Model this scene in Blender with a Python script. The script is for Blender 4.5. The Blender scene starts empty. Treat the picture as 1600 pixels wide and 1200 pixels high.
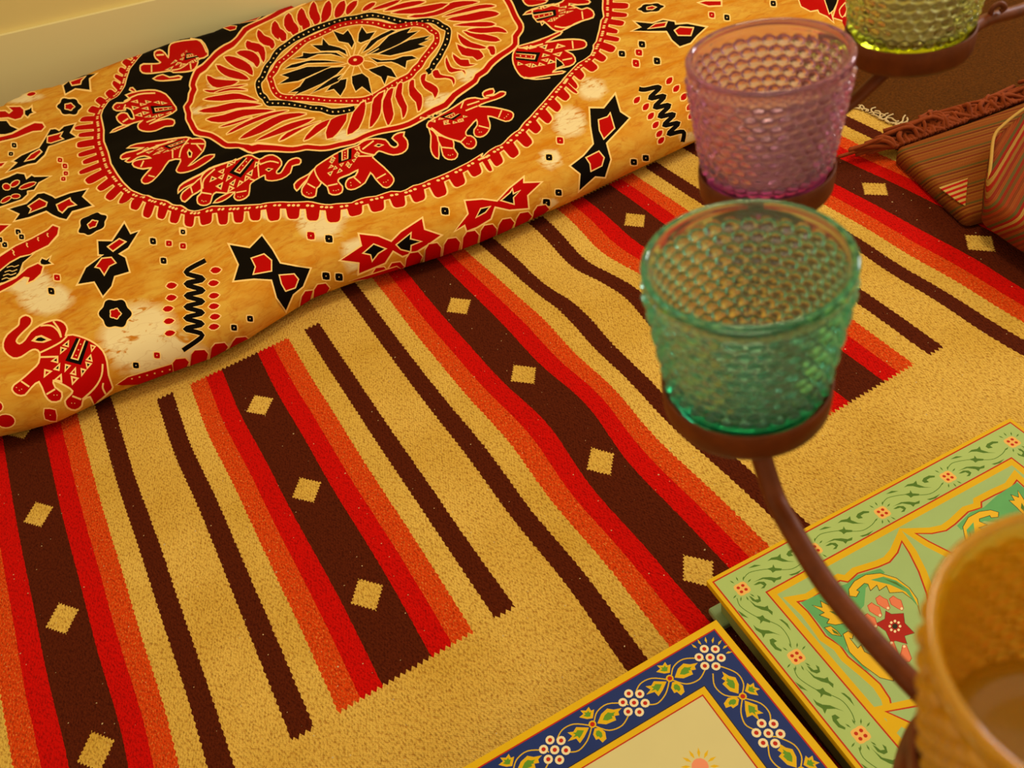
import bpy, bmesh, math, random
import numpy as np
from mathutils import Vector, Matrix
from mathutils.geometry import delaunay_2d_cdt
random.seed(7); rng = np.random.default_rng(7)
scene = bpy.context.scene
col = scene.collection

# ---------------------------------------------------------------- camera
F = 1430.0                                   # focal length in pixels of the 1600 wide frame
CAM = np.array([0.0, 0.0, 1.0])
def cam_matrix(pitch, roll):
    p = math.radians(pitch); r = math.radians(roll)
    M = np.array([[1, 0, 0], [0, -math.sin(p), math.cos(p)], [0, -math.cos(p), -math.sin(p)]])
    Rz = np.array([[math.cos(r), -math.sin(r), 0], [math.sin(r), math.cos(r), 0], [0, 0, 1]])
    return M @ Rz.T
W = cam_matrix(43.0, -13.0)                  # columns: camera right, down, forward in world space
cd = bpy.data.cameras.new('camera'); cam = bpy.data.objects.new('camera', cd); col.objects.link(cam)
R, D, Fw = W[:, 0], W[:, 1], W[:, 2]
cam.matrix_world = Matrix(((R[0], -D[0], -Fw[0], CAM[0]), (R[1], -D[1], -Fw[1], CAM[1]), (R[2], -D[2], -Fw[2], CAM[2]), (0, 0, 0, 1)))
cd.sensor_width = 36.0; cd.lens = 36.0 * F / 1600.0; cd.clip_start = 0.02
cd.dof.use_dof = True; cd.dof.focus_distance = 1.25; cd.dof.aperture_fstop = 13.0
scene.camera = cam

# ---------------------------------------------------------------- world, lamps, exposure
wd = bpy.data.worlds.new('world'); scene.world = wd; wd.use_nodes = True
wd.node_tree.nodes['Background'].inputs[0].default_value = (1.0, 0.80, 0.46, 1)
wd.node_tree.nodes['Background'].inputs[1].default_value = 0.74
def area(name, loc, target, size, power, colour):
    l = bpy.data.lights.new(name, 'AREA'); l.shape = 'RECTANGLE'; l.size, l.size_y = size; l.energy = power; l.color = colour
    o = bpy.data.objects.new(name, l); col.objects.link(o); o.location = loc
    o.rotation_euler = (Vector(target) - Vector(loc)).to_track_quat('-Z', 'Y').to_euler(); return o
area('ceiling_lamp', (0.6, 1.35, 2.6), (0.1, 1.4, 0), (0.55, 0.55), 21, (1.0, 0.80, 0.46))
area('window_light', (2.9, 1.9, 1.7), (0.2, 1.1, 0.2), (0.55, 0.85), 29, (0.95, 0.95, 1.0))
vs = scene.view_settings
vs.view_transform = 'Standard'; vs.look = 'None'; vs.gamma = 1.0; vs.use_curve_mapping = False; vs.exposure = 0.0

# ---------------------------------------------------------------- pixel helpers (rays from the photograph onto real surfaces)
def ray(px):
    px = np.atleast_2d(np.asarray(px, float))
    return np.c_[(px[:, 0] - 800) / F, (px[:, 1] - 600) / F, np.ones(len(px))] @ W.T
def on_plane(px, z):
    d = ray(px); t = (z - CAM[2]) / d[:, 2]
    return CAM + d * t[:, None]
def at(x, y, depth): return CAM + depth * ray([(x, y)])[0]
def crop(ox, oy, s, pts): return [(ox + x / s, oy + y / s) for x, y in pts]

# ---------------------------------------------------------------- materials
def srgb(c):
    c = [int(c[i:i + 2], 16) / 255 for i in (1, 3, 5)] if isinstance(c, str) else c
    return tuple(x / 12.92 if x <= 0.04045 else ((x + 0.055) / 1.055) ** 2.4 for x in c) + (1,)
class N:
    def __init__(s, name, rough=0.8):
        s.m = bpy.data.materials.new(name); s.m.use_nodes = True; s.t = s.m.node_tree; s.b = s.t.nodes['Principled BSDF']
        s.b.inputs['Roughness'].default_value = rough; s.out = s.t.nodes['Material Output']
    def n(s, typ, **kw):
        x = s.t.nodes.new(typ)
        for k, v in kw.items(): setattr(x, k, v)
        return x
    def put(s, sock, v):
        if hasattr(v, 'is_output') or isinstance(v, bpy.types.NodeSocket): s.t.links.new(v, sock)
        else: sock.default_value = v
    def math(s, op, a, b=0.0, c=0.0, clamp=False):
        x = s.n('ShaderNodeMath', operation=op, use_clamp=clamp)
        s.put(x.inputs[0], a); s.put(x.inputs[1], b)
        if len(x.inputs) > 2: s.put(x.inputs[2], c)
        return x.outputs[0]
    def mix(s, f, a, b, blend='MIX'):
        x = s.n('ShaderNodeMix', data_type='RGBA', blend_type=blend)
        s.put(x.inputs[0], f); s.put(x.inputs[6], a); s.put(x.inputs[7], b); return x.outputs[2]
    def noise(s, vec, scale, detail=3, rough=0.5, out='Fac', dist=0.0):
        x = s.n('ShaderNodeTexNoise'); s.put(x.inputs['Vector'], vec); x.inputs['Scale'].default_value = scale
        x.inputs['Detail'].default_value = detail; x.inputs['Roughness'].default_value = rough; x.inputs['Distortion'].default_value = dist
        return x.outputs[out]
    def ramp(s, f, stops, interp='LINEAR'):
        x = s.n('ShaderNodeValToRGB'); s.put(x.inputs[0], f); r = x.color_ramp; r.interpolation = interp
        while len(r.elements) < len(stops): r.elements.new(0.5)
        for e, (p, c) in zip(r.elements, stops): e.position = p; e.color = c
        return x.outputs[0]
    def coord(s, w='Object'): return s.n('ShaderNodeTexCoord').outputs[w]
    def maprange(s, v, a, b, c=0.0, d=1.0):
        x = s.n('ShaderNodeMapRange'); s.put(x.inputs[0], v)
        for i, q in enumerate((a, b, c, d)): x.inputs[i + 1].default_value = q
        return x.outputs[0]
    def bump(s, h, strength=0.3, dist=0.001):
        x = s.n('ShaderNodeBump'); s.put(x.inputs['Height'], h); x.inputs['Strength'].default_value = strength; x.inputs['Distance'].default_value = dist
        s.t.links.new(x.outputs[0], s.b.inputs['Normal'])
    def base(s, c): s.put(s.b.inputs['Base Color'], c)
def vary(name, c, amount=0.12, scale=30, rough=0.7, bump=0.0, bscale=300, spec=0.3):
    k = N(name, rough); v = k.coord()
    c = srgb(c); d = tuple(x * (1 - amount) for x in c[:3]) + (1,); e = tuple(min(1, x * (1 + amount)) for x in c[:3]) + (1,)
    k.base(k.mix(k.noise(v, scale, 4), d, e)); k.b.inputs['Specular IOR Level'].default_value = spec
    if bump: k.bump(k.noise(v, bscale, 2), bump, 0.0006)
    return k.m

# ---------------------------------------------------------------- objects
def tag(o, label=None, cat=None, group=None, kind=None):
    if label: o['label'] = label
    if cat: o['category'] = cat
    if group: o['group'] = group
    if kind: o['kind'] = kind
    return o
def link(name, me, mats=(), parent=None, smooth=False):
    for m in mats: me.materials.append(m)
    o = bpy.data.objects.new(name, me); col.objects.link(o); o.parent = parent
    if smooth: me.shade_smooth()
    return o
def mesh(name, v, f, mats=(), parent=None, smooth=False):
    me = bpy.data.meshes.new(name); me.from_pydata([tuple(map(float, p)) for p in v], [], [tuple(map(int, q)) for q in f]); me.update()
    return link(name, me, mats, parent, smooth)
def bm_obj(name, bm, mats=(), parent=None, smooth=False):
    bmesh.ops.recalc_face_normals(bm, faces=bm.faces)
    me = bpy.data.meshes.new(name); bm.to_mesh(me); bm.free(); return link(name, me, mats, parent, smooth)
def empty(name, loc=(0, 0, 0)):
    o = bpy.data.objects.new(name, None); col.objects.link(o); o.location = loc; o.empty_display_size = 0.05; return o
def catmull(P, n=5, closed=False):
    P = np.asarray(P, float); m = len(P); out = []
    if m < 3 and not closed: return P
    for i in range(m if closed else m - 1):
        if closed: a, b, c, d = P[i - 1], P[i], P[(i + 1) % m], P[(i + 2) % m]
        else: a, b, c, d = P[max(i - 1, 0)], P[i], P[i + 1], P[min(i + 2, m - 1)]
        for k in range(n):
            t = k / n
            out.append(0.5 * (2 * b + (c - a) * t + (2 * a - 5 * b + 4 * c - d) * t * t + (3 * b - a - 3 * c + d) * t ** 3))
    if not closed: out.append(P[-1])
    return np.array(out)
def tube(name, pts, r, mats, parent=None, sides=10, n=6, rads=None, bm_in=None):
    P = catmull(pts, n) if n > 1 else np.asarray(pts, float)
    m = len(P); rr = np.interp(np.linspace(0, 1, m), np.linspace(0, 1, len(rads)), rads) if rads is not None else np.full(m, r)
    V, Fc = [], []
    T = np.gradient(P, axis=0); up = np.array([0.13, 0.21, 0.97])
    x = np.cross(T[0], up); x /= np.linalg.norm(x) + 1e-12
    for i in range(m):
        t = T[i] / (np.linalg.norm(T[i]) + 1e-12); x = x - t * (x @ t); x /= np.linalg.norm(x) + 1e-12; y = np.cross(t, x)
        for k in range(sides):
            a = 2 * math.pi * k / sides; V.append(P[i] + rr[i] * (math.cos(a) * x + math.sin(a) * y))
    for i in range(m - 1):
        for k in range(sides):
            k2 = (k + 1) % sides; Fc.append((i * sides + k, i * sides + k2, (i + 1) * sides + k2, (i + 1) * sides + k))
    Fc.append(tuple(range(sides - 1, -1, -1))); Fc.append(tuple((m - 1) * sides + k for k in range(sides)))
    if bm_in is not None:
        o = len(bm_in[0]); bm_in[0].extend(V); bm_in[1].extend([tuple(q + o for q in f) for f in Fc]); return None
    return mesh(name, V, Fc, mats, parent, True)
def lathe(name, prof, seg, mats, parent=None, centre=(0, 0, 0), rad=None):
    """closed or open profile [(r, z)...] swept round the z axis; rad(i, theta) adds relief"""
    V, Fc = [], []; m = len(prof)
    for i, (r, z) in enumerate(prof):
        for k in range(seg):
            a = 2 * math.pi * k / seg; q = r + (rad(i, a, z) if rad else 0)
            V.append((centre[0] + q * math.cos(a), centre[1] + q * math.sin(a), centre[2] + z))
    for i in range(m - 1):
        for k in range(seg):
            k2 = (k + 1) % seg; Fc.append((i * seg + k, i * seg + k2, (i + 1) * seg + k2, (i + 1) * seg + k))
    o = mesh(name, V, Fc, mats, parent, True)
    bm = bmesh.new(); bm.from_mesh(o.data); bmesh.ops.remove_doubles(bm, verts=bm.verts, dist=1e-6)
    bmesh.ops.recalc_face_normals(bm, faces=bm.faces); bm.to_mesh(o.data); bm.free(); o.data.shade_smooth(); return o

# ---------------------------------------------------------------- flat print: outlines become mesh edges, colour comes from the face's material
class Print:
    def __init__(s, to_dom=None): s.shapes = []; s.to_dom = to_dom or (lambda p: np.asarray(p, float))
    def add(s, poly, mat): 
        poly = np.asarray(poly, float)
        if len(poly) >= 3: s.shapes.append((poly, mat))
    @staticmethod
    def offset(P, d):
        P = np.asarray(P, float); a = np.roll(P, 1, 0); b = np.roll(P, -1, 0)
        area = 0.5 * np.sum(P[:, 0] * b[:, 1] - b[:, 0] * P[:, 1])
        e1 = P - a; e2 = b - P
        e1 /= np.linalg.norm(e1, axis=1)[:, None] + 1e-12; e2 /= np.linalg.norm(e2, axis=1)[:, None] + 1e-12
        n1 = np.c_[e1[:, 1], -e1[:, 0]]; n2 = np.c_[e2[:, 1], -e2[:, 0]]
        if area < 0: n1, n2 = -n1, -n2
        n = n1 + n2; l = np.linalg.norm(n, axis=1)[:, None]; n = n / (l + 1e-9)
        k = np.clip(1 / np.maximum(0.35, np.sum(n * n1, axis=1)), 1, 2.2)
        return P + n * (d * k)[:, None]
    def fill(s, px, mat, line=None, w=1.5, smooth=0):
        """polygon in picture pixels; an outline of w pixels in colour `line` goes round it"""
        P = np.asarray(px, float)
        if smooth: P = catmull(P, smooth, True)
        if line is not None: s.add(s.to_dom(s.offset(P, w)), line)
        s.add(s.to_dom(P), mat)
    def stroke(s, px, w, mat, smooth=3, closed=False, taper=False):
        P = np.asarray(px, float)
        if smooth: P = catmull(P, smooth, closed)
        T = np.gradient(P, axis=0) if not closed else np.roll(P, -1, 0) - np.roll(P, 1, 0)
        T /= np.linalg.norm(T, axis=1)[:, None] + 1e-12; nn = np.c_[-T[:, 1], T[:, 0]]
        h = np.full(len(P), w / 2.0)
        if taper: h = h * np.sin(np.linspace(0.12, math.pi - 0.12, len(P))) ** 0.7
        L, Rr = P + nn * h[:, None], P - nn * h[:, None]
        if closed:
            for i in range(len(P)):
                j = (i + 1) % len(P); s.add(s.to_dom(np.array([L[i], L[j], Rr[j], Rr[i]])), mat)
        else: s.add(s.to_dom(np.r_[L, Rr[::-1]]), mat)
    def leaf(s, spine, w, mat, line=None, lw=1.5, n=3, prof=0.75):
        P = catmull(spine, n) if len(spine) > 2 else np.linspace(spine[0], spine[1], 6)
        T = np.gradient(np.asarray(P, float), axis=0); T /= np.linalg.norm(T, axis=1)[:, None] + 1e-12
        nn = np.c_[-T[:, 1], T[:, 0]]; u = np.linspace(0, 1, len(P)); h = w / 2 * np.sin(math.pi * u ** 0.9) ** prof + 0.15
        s.fill(np.r_[P + nn * h[:, None], (P - nn * h[:, None])[::-1]], mat, line, lw)
    def ell(s, c, rx, ry, mat, line=None, lw=1.5, rot=0, n=10, lob=0, la=0.0):
        a = np.linspace(0, 2 * math.pi, n, endpoint=False); k = 1 + la * np.cos(lob * a)
        x, y = rx * k * np.cos(a), ry * k * np.sin(a); r = math.radians(rot)
        s.fill(np.c_[c[0] + x * math.cos(r) - y * math.sin(r), c[1] + x * math.sin(r) + y * math.cos(r)], mat, line, lw)
    def build(s, name, box, step, surf, mats, base=0, parent=None, keep=None, attr=None):
        u0, u1, w0, w1 = box
        gu, gw = np.linspace(u0, u1, max(2, int((u1 - u0) / step) + 1)), np.linspace(w0, w1, max(2, int((w1 - w0) / step) + 1))
        G = np.array(np.meshgrid(gu, gw)).reshape(2, -1).T
        pts = [G]; edges = []; nv = len(G)
        shapes = []
        for P, m in s.shapes:
            Q = np.c_[np.clip(P[:, 0], u0, u1), np.clip(P[:, 1], w0, w1)]
            if np.ptp(Q[:, 0]) < 1e-7 or np.ptp(Q[:, 1]) < 1e-7: continue
            shapes.append((Q, m)); k = len(Q); pts.append(Q); edges += [(nv + i, nv + (i + 1) % k) for i in range(k)]; nv += k
        A = np.concatenate(pts)
        vv, _, ff, *_ = delaunay_2d_cdt([Vector((float(p[0]), float(p[1]))) for p in A], edges, [], 0, 1e-6, False)
        V = np.array([(p[0], p[1]) for p in vv]); T = np.array([f for f in ff if len(f) == 3])
        Cc = V[T].mean(1); mi = np.full(len(T), base)
        order = np.argsort(Cc[:, 0]); xs = Cc[order, 0]
        for Q, m in shapes:
            a, b = np.searchsorted(xs, [Q[:, 0].min(), Q[:, 0].max()]); idx = order[a:b]
            idx = idx[(Cc[idx, 1] > Q[:, 1].min()) & (Cc[idx, 1] < Q[:, 1].max())]
            if not len(idx): continue
            p = Cc[idx]; w = np.zeros(len(idx), int)
            for i in range(len(Q)):
                x1, y1 = Q[i]; x2, y2 = Q[(i + 1) % len(Q)]
                if y1 == y2: continue
                side = (x2 - x1) * (p[:, 1] - y1) - (p[:, 0] - x1) * (y2 - y1)
                w += ((y1 <= p[:, 1]) & (p[:, 1] < y2) & (side > 0)).astype(int)
                w -= ((y2 <= p[:, 1]) & (p[:, 1] < y1) & (side < 0)).astype(int)
            mi[idx[w != 0]] = m
        if keep is not None:
            kp = keep(Cc); T, mi = T[kp], mi[kp]
        X = surf(V)
        me = bpy.data.meshes.new(name); me.from_pydata(X.tolist(), [], T.tolist()); me.update()
        me.polygons.foreach_set('material_index', mi.astype(np.int32))
        uv = me.uv_layers.new(name='UVMap'); li = np.empty(len(me.loops), np.int32); me.loops.foreach_get('vertex_index', li)
        uv.data.foreach_set('uv', V[li].astype(np.float32).ravel())
        if attr is not None:
            for an, fn in attr.items():
                at_ = me.attributes.new(an, 'FLOAT', 'POINT'); at_.data.foreach_set('value', fn(V).astype(np.float32))
        return link(name, me, mats, parent, True)
# ================================================================ the setting
k = N('carpet_floor', 0.95); v = k.coord()
fib = k.maprange(k.noise(v, 200, 4, 0.7), 0.30, 0.70); big = k.noise(v, 7, 3)
c = k.mix(fib, srgb('#3c2003'), srgb('#743f08')); c = k.mix(k.math('MULTIPLY', big, 0.5), c, srgb('#4e2a05'))
fl = k.noise(v, 900, 1); c = k.mix(k.math('GREATER_THAN', fl, 0.73), c, srgb('#8d6a2c'))
k.base(c); k.b.inputs['Specular IOR Level'].default_value = 0.1; k.bump(fib, 0.7, 0.003); M_CARPET = k.m
k = N('wall_plaster', 0.9); v = k.coord(); c = k.mix(k.noise(v, 2.2, 3), srgb('#e2d08c'), srgb('#e6d490')); k.base(c); k.bump(k.noise(v, 60, 3), 0.08, 0.002); M_WALL = k.m
k = N('skirting_paint', 0.7); v = k.coord(); k.base(k.mix(k.noise(v, 3, 3), srgb('#e8dca4'), srgb('#ecdfa8'))); M_SKIRT = k.m
def slab(name, x0, x1, y0, y1, z0, z1, mats, parent=None, bev=0.0):
    bm = bmesh.new(); bmesh.ops.create_cube(bm, size=1)
    for q in bm.verts: q.co = ((x0 + x1) / 2 + q.co.x * (x1 - x0), (y0 + y1) / 2 + q.co.y * (y1 - y0), (z0 + z1) / 2 + q.co.z * (z1 - z0))
    if bev: bmesh.ops.bevel(bm, geom=bm.edges[:], offset=bev, segments=2, affect='EDGES', profile=0.5)
    return bm_obj(name, bm, mats, parent)
ZF = -0.006
tag(slab('floor', -4, 4, -2.5, 2.78, ZF - 0.05, ZF, [M_CARPET]), kind='structure', label='dark brown short pile carpet floor beyond the rug')
tag(slab('wall_back', -4, 4, 2.74, 2.84, ZF, 2.7, [M_WALL]), kind='structure', label='plain cream wall behind the bed')
tag(slab('baseboard_back', -4, 4, 2.726, 2.74, ZF, 0.188, [M_SKIRT], bev=0.0012), kind='structure', label='tall cream skirting board along the wall')

# ================================================================ striped rug
TH = math.radians(21.34)
ES, ET = np.array([math.cos(TH), math.sin(TH)]), np.array([-math.sin(TH), math.cos(TH)])
def px_st(px): q = on_plane(px, 0)[:, :2]; return np.c_[q @ ES, q @ ET]
C0, PER = 0.032, 0.382                       # centre of a band and the spacing of the bands
S_MIN, S_MAX, T_MIN, T_MAX = -1.05, 1.372, 0.22, 1.80
ctrl = []                                    # (pattern s, t, shift): where the weave wanders
def follow(sp, px):
    for s_, t_ in px_st(px): ctrl.append((sp, t_, s_ - sp))
b = lambda i: C0 + PER * i
follow(b(-1), [(58, 805), (97, 968), (150, 1170)]); follow(b(0), [(402, 628), (474, 758), (578, 935)])
follow(b(1), [(715, 478), (818, 585), (932, 714), (1085, 885)]); follow(b(2), [(993, 340)]); follow(b(3), [(1382, 297), (1555, 385)])
follow(b(1) + .1405, crop(600, 300, 3, [(490, 240), (640, 360), (760, 480), (860, 520), (930, 610), (1010, 710), (1130, 800), (1290, 980)]))
follow(b(2) - .1405, crop(600, 300, 3, [(730, 140), (880, 300), (1000, 400), (1100, 405), (1180, 470), (1240, 570)]))
follow(b(1) + .094, crop(600, 300, 3, [(390, 280), (560, 420), (700, 540), (800, 650), (900, 760), (1100, 960)]))
follow(b(1) + .034, crop(600, 300, 3, [(265, 320), (450, 500), (600, 660), (750, 810), (1000, 1020)]))
follow(b(2) - .094, crop(600, 300, 3, [(840, 90), (960, 210), (1060, 300), (1150, 350)]))
follow(b(3) - .094, crop(1280, 150, 2.18, [(0, 350), (100, 420), (300, 540), (500, 640), (698, 760)]))
follow(b(3) - .034, crop(1280, 150, 2.18, [(30, 285), (150, 340), (350, 450), (600, 600)]))
follow(b(3) - .1405, crop(1280, 150, 2.18, [(130, 480), (250, 580), (400, 660), (560, 770)]))
follow(b(2) + .1405, crop(1280, 150, 2.18, [(150, 680), (270, 770), (430, 880)]))
follow(b(0) - .14, crop(0, 700, 2.4, [(680, 0), (900, 500), (1025, 800)])); follow(b(1) - .1405, crop(500, 600, 2.667, [(428, 0), (790, 470), (1100, 845), (1315, 1160)]))
CT = np.array(ctrl); sig = 0.085
def gk(a, c): return np.exp(-((a[:, None, 0] - c[None, :, 0]) ** 2 + (a[:, None, 1] - c[None, :, 1]) ** 2) / (2 * sig ** 2))
lin = lambda a: np.c_[np.ones(len(a)), a[:, 0], a[:, 1]]
lc, *_ = np.linalg.lstsq(lin(CT), CT[:, 2], rcond=None); res = CT[:, 2] - lin(CT) @ lc
wk = np.linalg.solve(gk(CT, CT) + 0.25 * np.eye(len(CT)), res)
def st_world(st):
    st = np.asarray(st, float); d = lin(st) @ lc + gk(st, CT) @ wk
    return (st[:, :1] + d[:, None]) * ES + st[:, 1:2] * ET
def rug_z(st):
    s_, t_ = st[:, 0], st[:, 1]
    z = -0.0042 + 0.0008 * np.sin(9 * s_ + 3 * t_) + 0.0008 * np.sin(17 * t_ - 6 * s_ + 1)
    z = z + 0.0030 * np.exp(-(((s_ - 0.60) / 0.09) ** 2 + ((t_ - 1.13 - 0.25 * (s_ - .6)) / 0.03) ** 2))      # a low rumple
    z = z + 0.0010 * np.exp(-(((s_ - 0.50) / 0.12) ** 2 + ((t_ - 1.03) / 0.025) ** 2))
    return z
k = N('rug_weave', 0.95); k.b.inputs['Specular IOR Level'].default_value = 0.08
uvn = k.n('ShaderNodeUVMap', uv_map='UVMap').outputs[0]; sp = k.n('ShaderNodeSeparateXYZ'); k.put(sp.inputs[0], uvn); S, T = sp.outputs[0], sp.outputs[1]
nz = k.noise(uvn, 120, 2); nz = k.math('SUBTRACT', nz, 0.5)
jag = k.math('PINGPONG', T, 0.0052); jag = k.math('MULTIPLY', k.math('SUBTRACT', jag, 0.0026), 0.36)
S1 = k.math('ADD', S, k.math('ADD', jag, k.math('MULTIPLY', nz, 0.0035)))
S0 = k.math('ADD', S, k.math('MULTIPLY', nz, 0.0025))
pr = k.math('DIVIDE', k.math('SUBTRACT', S, C0), PER); idx = k.math('FLOOR', k.math('ADD', pr, 0.5)); cen = k.math('ADD', k.math('MULTIPLY', idx, PER), C0)
x1 = k.math('ABSOLUTE', k.math('SUBTRACT', S1, cen)); x0 = k.math('ABSOLUTE', k.math('SUBTRACT', S0, cen))
TAN, BRN, RED, ORG = srgb('#c9a35a'), srgb('#4d1b08'), srgb('#d0140a'), srgb('#d8430c')
hv = k.n('ShaderNodeMapping'); k.put(hv.inputs[0], uvn); hv.inputs['Scale'].default_value = (1, 0.45, 1)
heather = k.noise(hv.outputs[0], 520, 2, 0.6)
org = k.mix(k.maprange(heather, 0.55, 0.70), ORG, srgb('#e2853a')); org = k.mix(k.maprange(heather, 0.40, 0.30), org, srgb('#b92a0c'))
stain = k.noise(uvn, 4.5, 4, 0.6); tan = k.mix(k.maprange(stain, 0.35, 0.7), srgb('#e4bb5a'), srgb('#d0a33e'))
red = k.mix(stain, srgb('#d60c04'), srgb('#c00802')); brn = k.mix(k.noise(uvn, 300, 2), srgb('#451405'), srgb('#62240a'))
# the woven-in lozenges
tt = k.math('DIVIDE', k.math('SUBTRACT', T, 1.24), 0.2305); dt = k.math('MULTIPLY', k.math('ABSOLUTE', k.math('SUBTRACT', tt, k.math('ROUND', tt))), 0.2305)
st5 = k.math('MULTIPLY', k.math('ROUND', k.math('DIVIDE', dt, 0.0042)), 0.0042)
loz = k.math('LESS_THAN', k.math('ADD', k.math('DIVIDE', x0, 0.0235), k.math('DIVIDE', st5, 0.030)), 1.0)
c = k.mix(loz, brn, tan)
c = k.mix(k.math('GREATER_THAN', x0, 0.034), c, red); c = k.mix(k.math('GREATER_THAN', x0, 0.064), c, org)
c = k.mix(k.math('GREATER_THAN', x1, 0.094), c, tan)
c = k.mix(k.math('MULTIPLY', k.math('GREATER_THAN', x1, 0.126), k.math('LESS_THAN', x1, 0.1555)), c, brn)
# every other band stops short of the sides
par = k.math('LESS_THAN', k.math('ABSOLUTE', k.math('SUBTRACT', k.math('MODULO', k.math('ADD', idx, 40), 2.0), 0.0)), 0.5)
jag2 = k.math('MULTIPLY', k.math('SUBTRACT', k.math('PINGPONG', S, 0.004), 0.002), 1.6); T1 = k.math('ADD', T, jag2)
outr = k.math('MAXIMUM', k.math('LESS_THAN', T1, 0.645), k.math('GREATER_THAN', T1, 1.378))
c = k.mix(k.math('MULTIPLY', par, outr), c, tan)
# weave relief: ribs along the warp, broken by the weft
ribs = k.math('SINE', k.math('MULTIPLY', T, 2 * math.pi / 0.0046)); weft = k.math('SINE', k.math('ADD', k.math('MULTIPLY', S, 2 * math.pi / 0.0040), k.math('MULTIPLY', k.math('FLOOR', k.math('DIVIDE', T, 0.0046)), math.pi)))
gm = k.n('ShaderNodeMapping'); k.put(gm.inputs[0], uvn); gm.inputs['Rotation'].default_value = (0, 0, 0.5); gm.inputs['Scale'].default_value = (1, 0.55, 1)
grain = k.noise(gm.outputs[0], 340, 2, 0.5)
rel = k.math('ADD', k.math('MULTIPLY', k.math('MULTIPLY', ribs, weft), 0.16), k.math('MULTIPLY', grain, 1.5))
lint = k.math('GREATER_THAN', k.noise(uvn, 210, 0), 0.850); c = k.mix(lint, c, srgb('#cdb58a'))
c = k.mix(k.math('MULTIPLY', k.maprange(grain, 0.52, 0.30), 0.62), c, k.mix(1.0, c, srgb('#a8701c'), 'MULTIPLY'))  # grooves of the weave darkened: self-shadowing painted into the colour
k.base(c); k.bump(rel, 0.9, 0.0028); M_RUG = k.m
gs, gt = np.arange(S_MIN, S_MAX + 1e-6, 0.0121), np.arange(T_MIN, T_MAX + 1e-6, 0.0121); ns, nt = len(gs), len(gt)
G = np.array(np.meshgrid(gs, gt)).reshape(2, -1).T; xy = st_world(G); V = np.c_[xy, rug_z(G)].tolist(); nb = len(V)
V += [[p[0], p[1], ZF] for p in V]; Fc = []
for j in range(nt - 1):
    for i in range(ns - 1):
        a = j * ns + i; Fc.append((a, a + 1, a + ns + 1, a + ns)); 
rim = [i for i in range(ns)] + [j * ns + ns - 1 for j in range(1, nt)] + [(nt - 1) * ns + i for i in range(ns - 2, -1, -1)] + [j * ns for j in range(nt - 2, 0, -1)]
for a, b_ in zip(rim, rim[1:] + rim[:1]): Fc.append((b_, a, a + nb, b_ + nb))
rug = tag(empty('striped_rug', (0.3, 1.2, 0)), 'flat woven wool rug striped tan, brown, red and orange with small lozenges', 'rug')
field = mesh('woven_field', np.array(V) - np.array([0.3, 1.2, 0]), Fc, [M_RUG], rug, True)
uv = field.data.uv_layers.new(name='UVMap'); GG = np.r_[G, G]; li = np.empty(len(field.data.loops), np.int32); field.data.loops.foreach_get('vertex_index', li)
uv.data.foreach_set('uv', GG[li].astype(np.float32).ravel())
# knotted fringe at the far end of the rug
M_YARN = vary('cream_yarn', '#cdb487', 0.12, 200, 0.9)
bmv = ([], [])
for j, t_ in enumerate(np.arange(T_MIN, T_MAX, 0.0078)):
    p0 = st_world(np.array([[S_MAX - 0.004, t_]]))[0]; L = rng.uniform(0.025, 0.045); q = [np.r_[p0, -0.002]]; a = rng.normal(0, 0.9)
    for i in range(4):
        a += rng.normal(0, 0.8); dirv = ES * math.cos(a) + ET * math.sin(a); q.append(np.r_[q[-1][:2] + dirv * L / 4, min(-0.0012, ZF + 0.003 + abs(rng.normal(0, 0.003)))])
    q = np.array(q) - np.array([0.3, 1.2, 0]); tube('f', q, 0.0018, [], None, 5, 3, bm_in=bmv)
tag(mesh('fringe', bmv[0], bmv[1], [M_YARN], rug, True), 'loose cream yarn fringe', kind='stuff')
# ================================================================ batik bedspread over a low mattress
BA = math.radians(16.3); EU, EV = np.array([math.cos(BA), math.sin(BA)]), np.array([-math.sin(BA), math.cos(BA)])
BR = 0.05; ZT = 2 * BR
edge_px = [(0, 680), (40, 673), (94, 662), (140, 640), (181, 606), (265, 587), (328, 562), (390, 534), (447, 490), (487, 465), (544, 442), (619, 425), (681, 403), (737, 387), (790, 362), (840, 340), (900, 312), (975, 278), (1090, 217)]
eu, ev = [], []
for p in edge_px:
    d = ray([p])[0]; dv, dz, du = d[:2] @ EV, d[2], d[:2] @ EU; nrm = math.hypot(dv, dz)
    v0 = -BR + (BR * nrm - (BR - 1) * dv) / (-dz)
    n = np.array([-dz, dv]) / nrm; tp = np.array([v0 + BR, BR]) - n * BR; t = (tp[1] - 1) / dz
    eu.append(t * du); ev.append(v0)
eu, ev = np.array(eu), np.array(ev); o_ = np.argsort(eu); eu, ev = eu[o_], ev[o_]
lf = np.polyfit(eu, ev, 1); dev = ev - np.polyval(lf, eu); dev = np.convolve(np.pad(dev, 1, mode='edge'), [.25, .5, .25], 'valid')
def v_front(u): return np.polyval(lf, u) + np.interp(u, eu, dev)
back_px = [(0, 161), (40, 140), (97, 128), (150, 108), (200, 90), (225, 83), (275, 62), (312, 55), (360, 37), (422, 19), (462, 0)]
bp = on_plane(back_px, ZT)[:, :2]; bu, bv = bp @ EU, bp @ EV
def v_back(u): return np.interp(u, bu, bv)
PR = math.pi * BR
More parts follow.
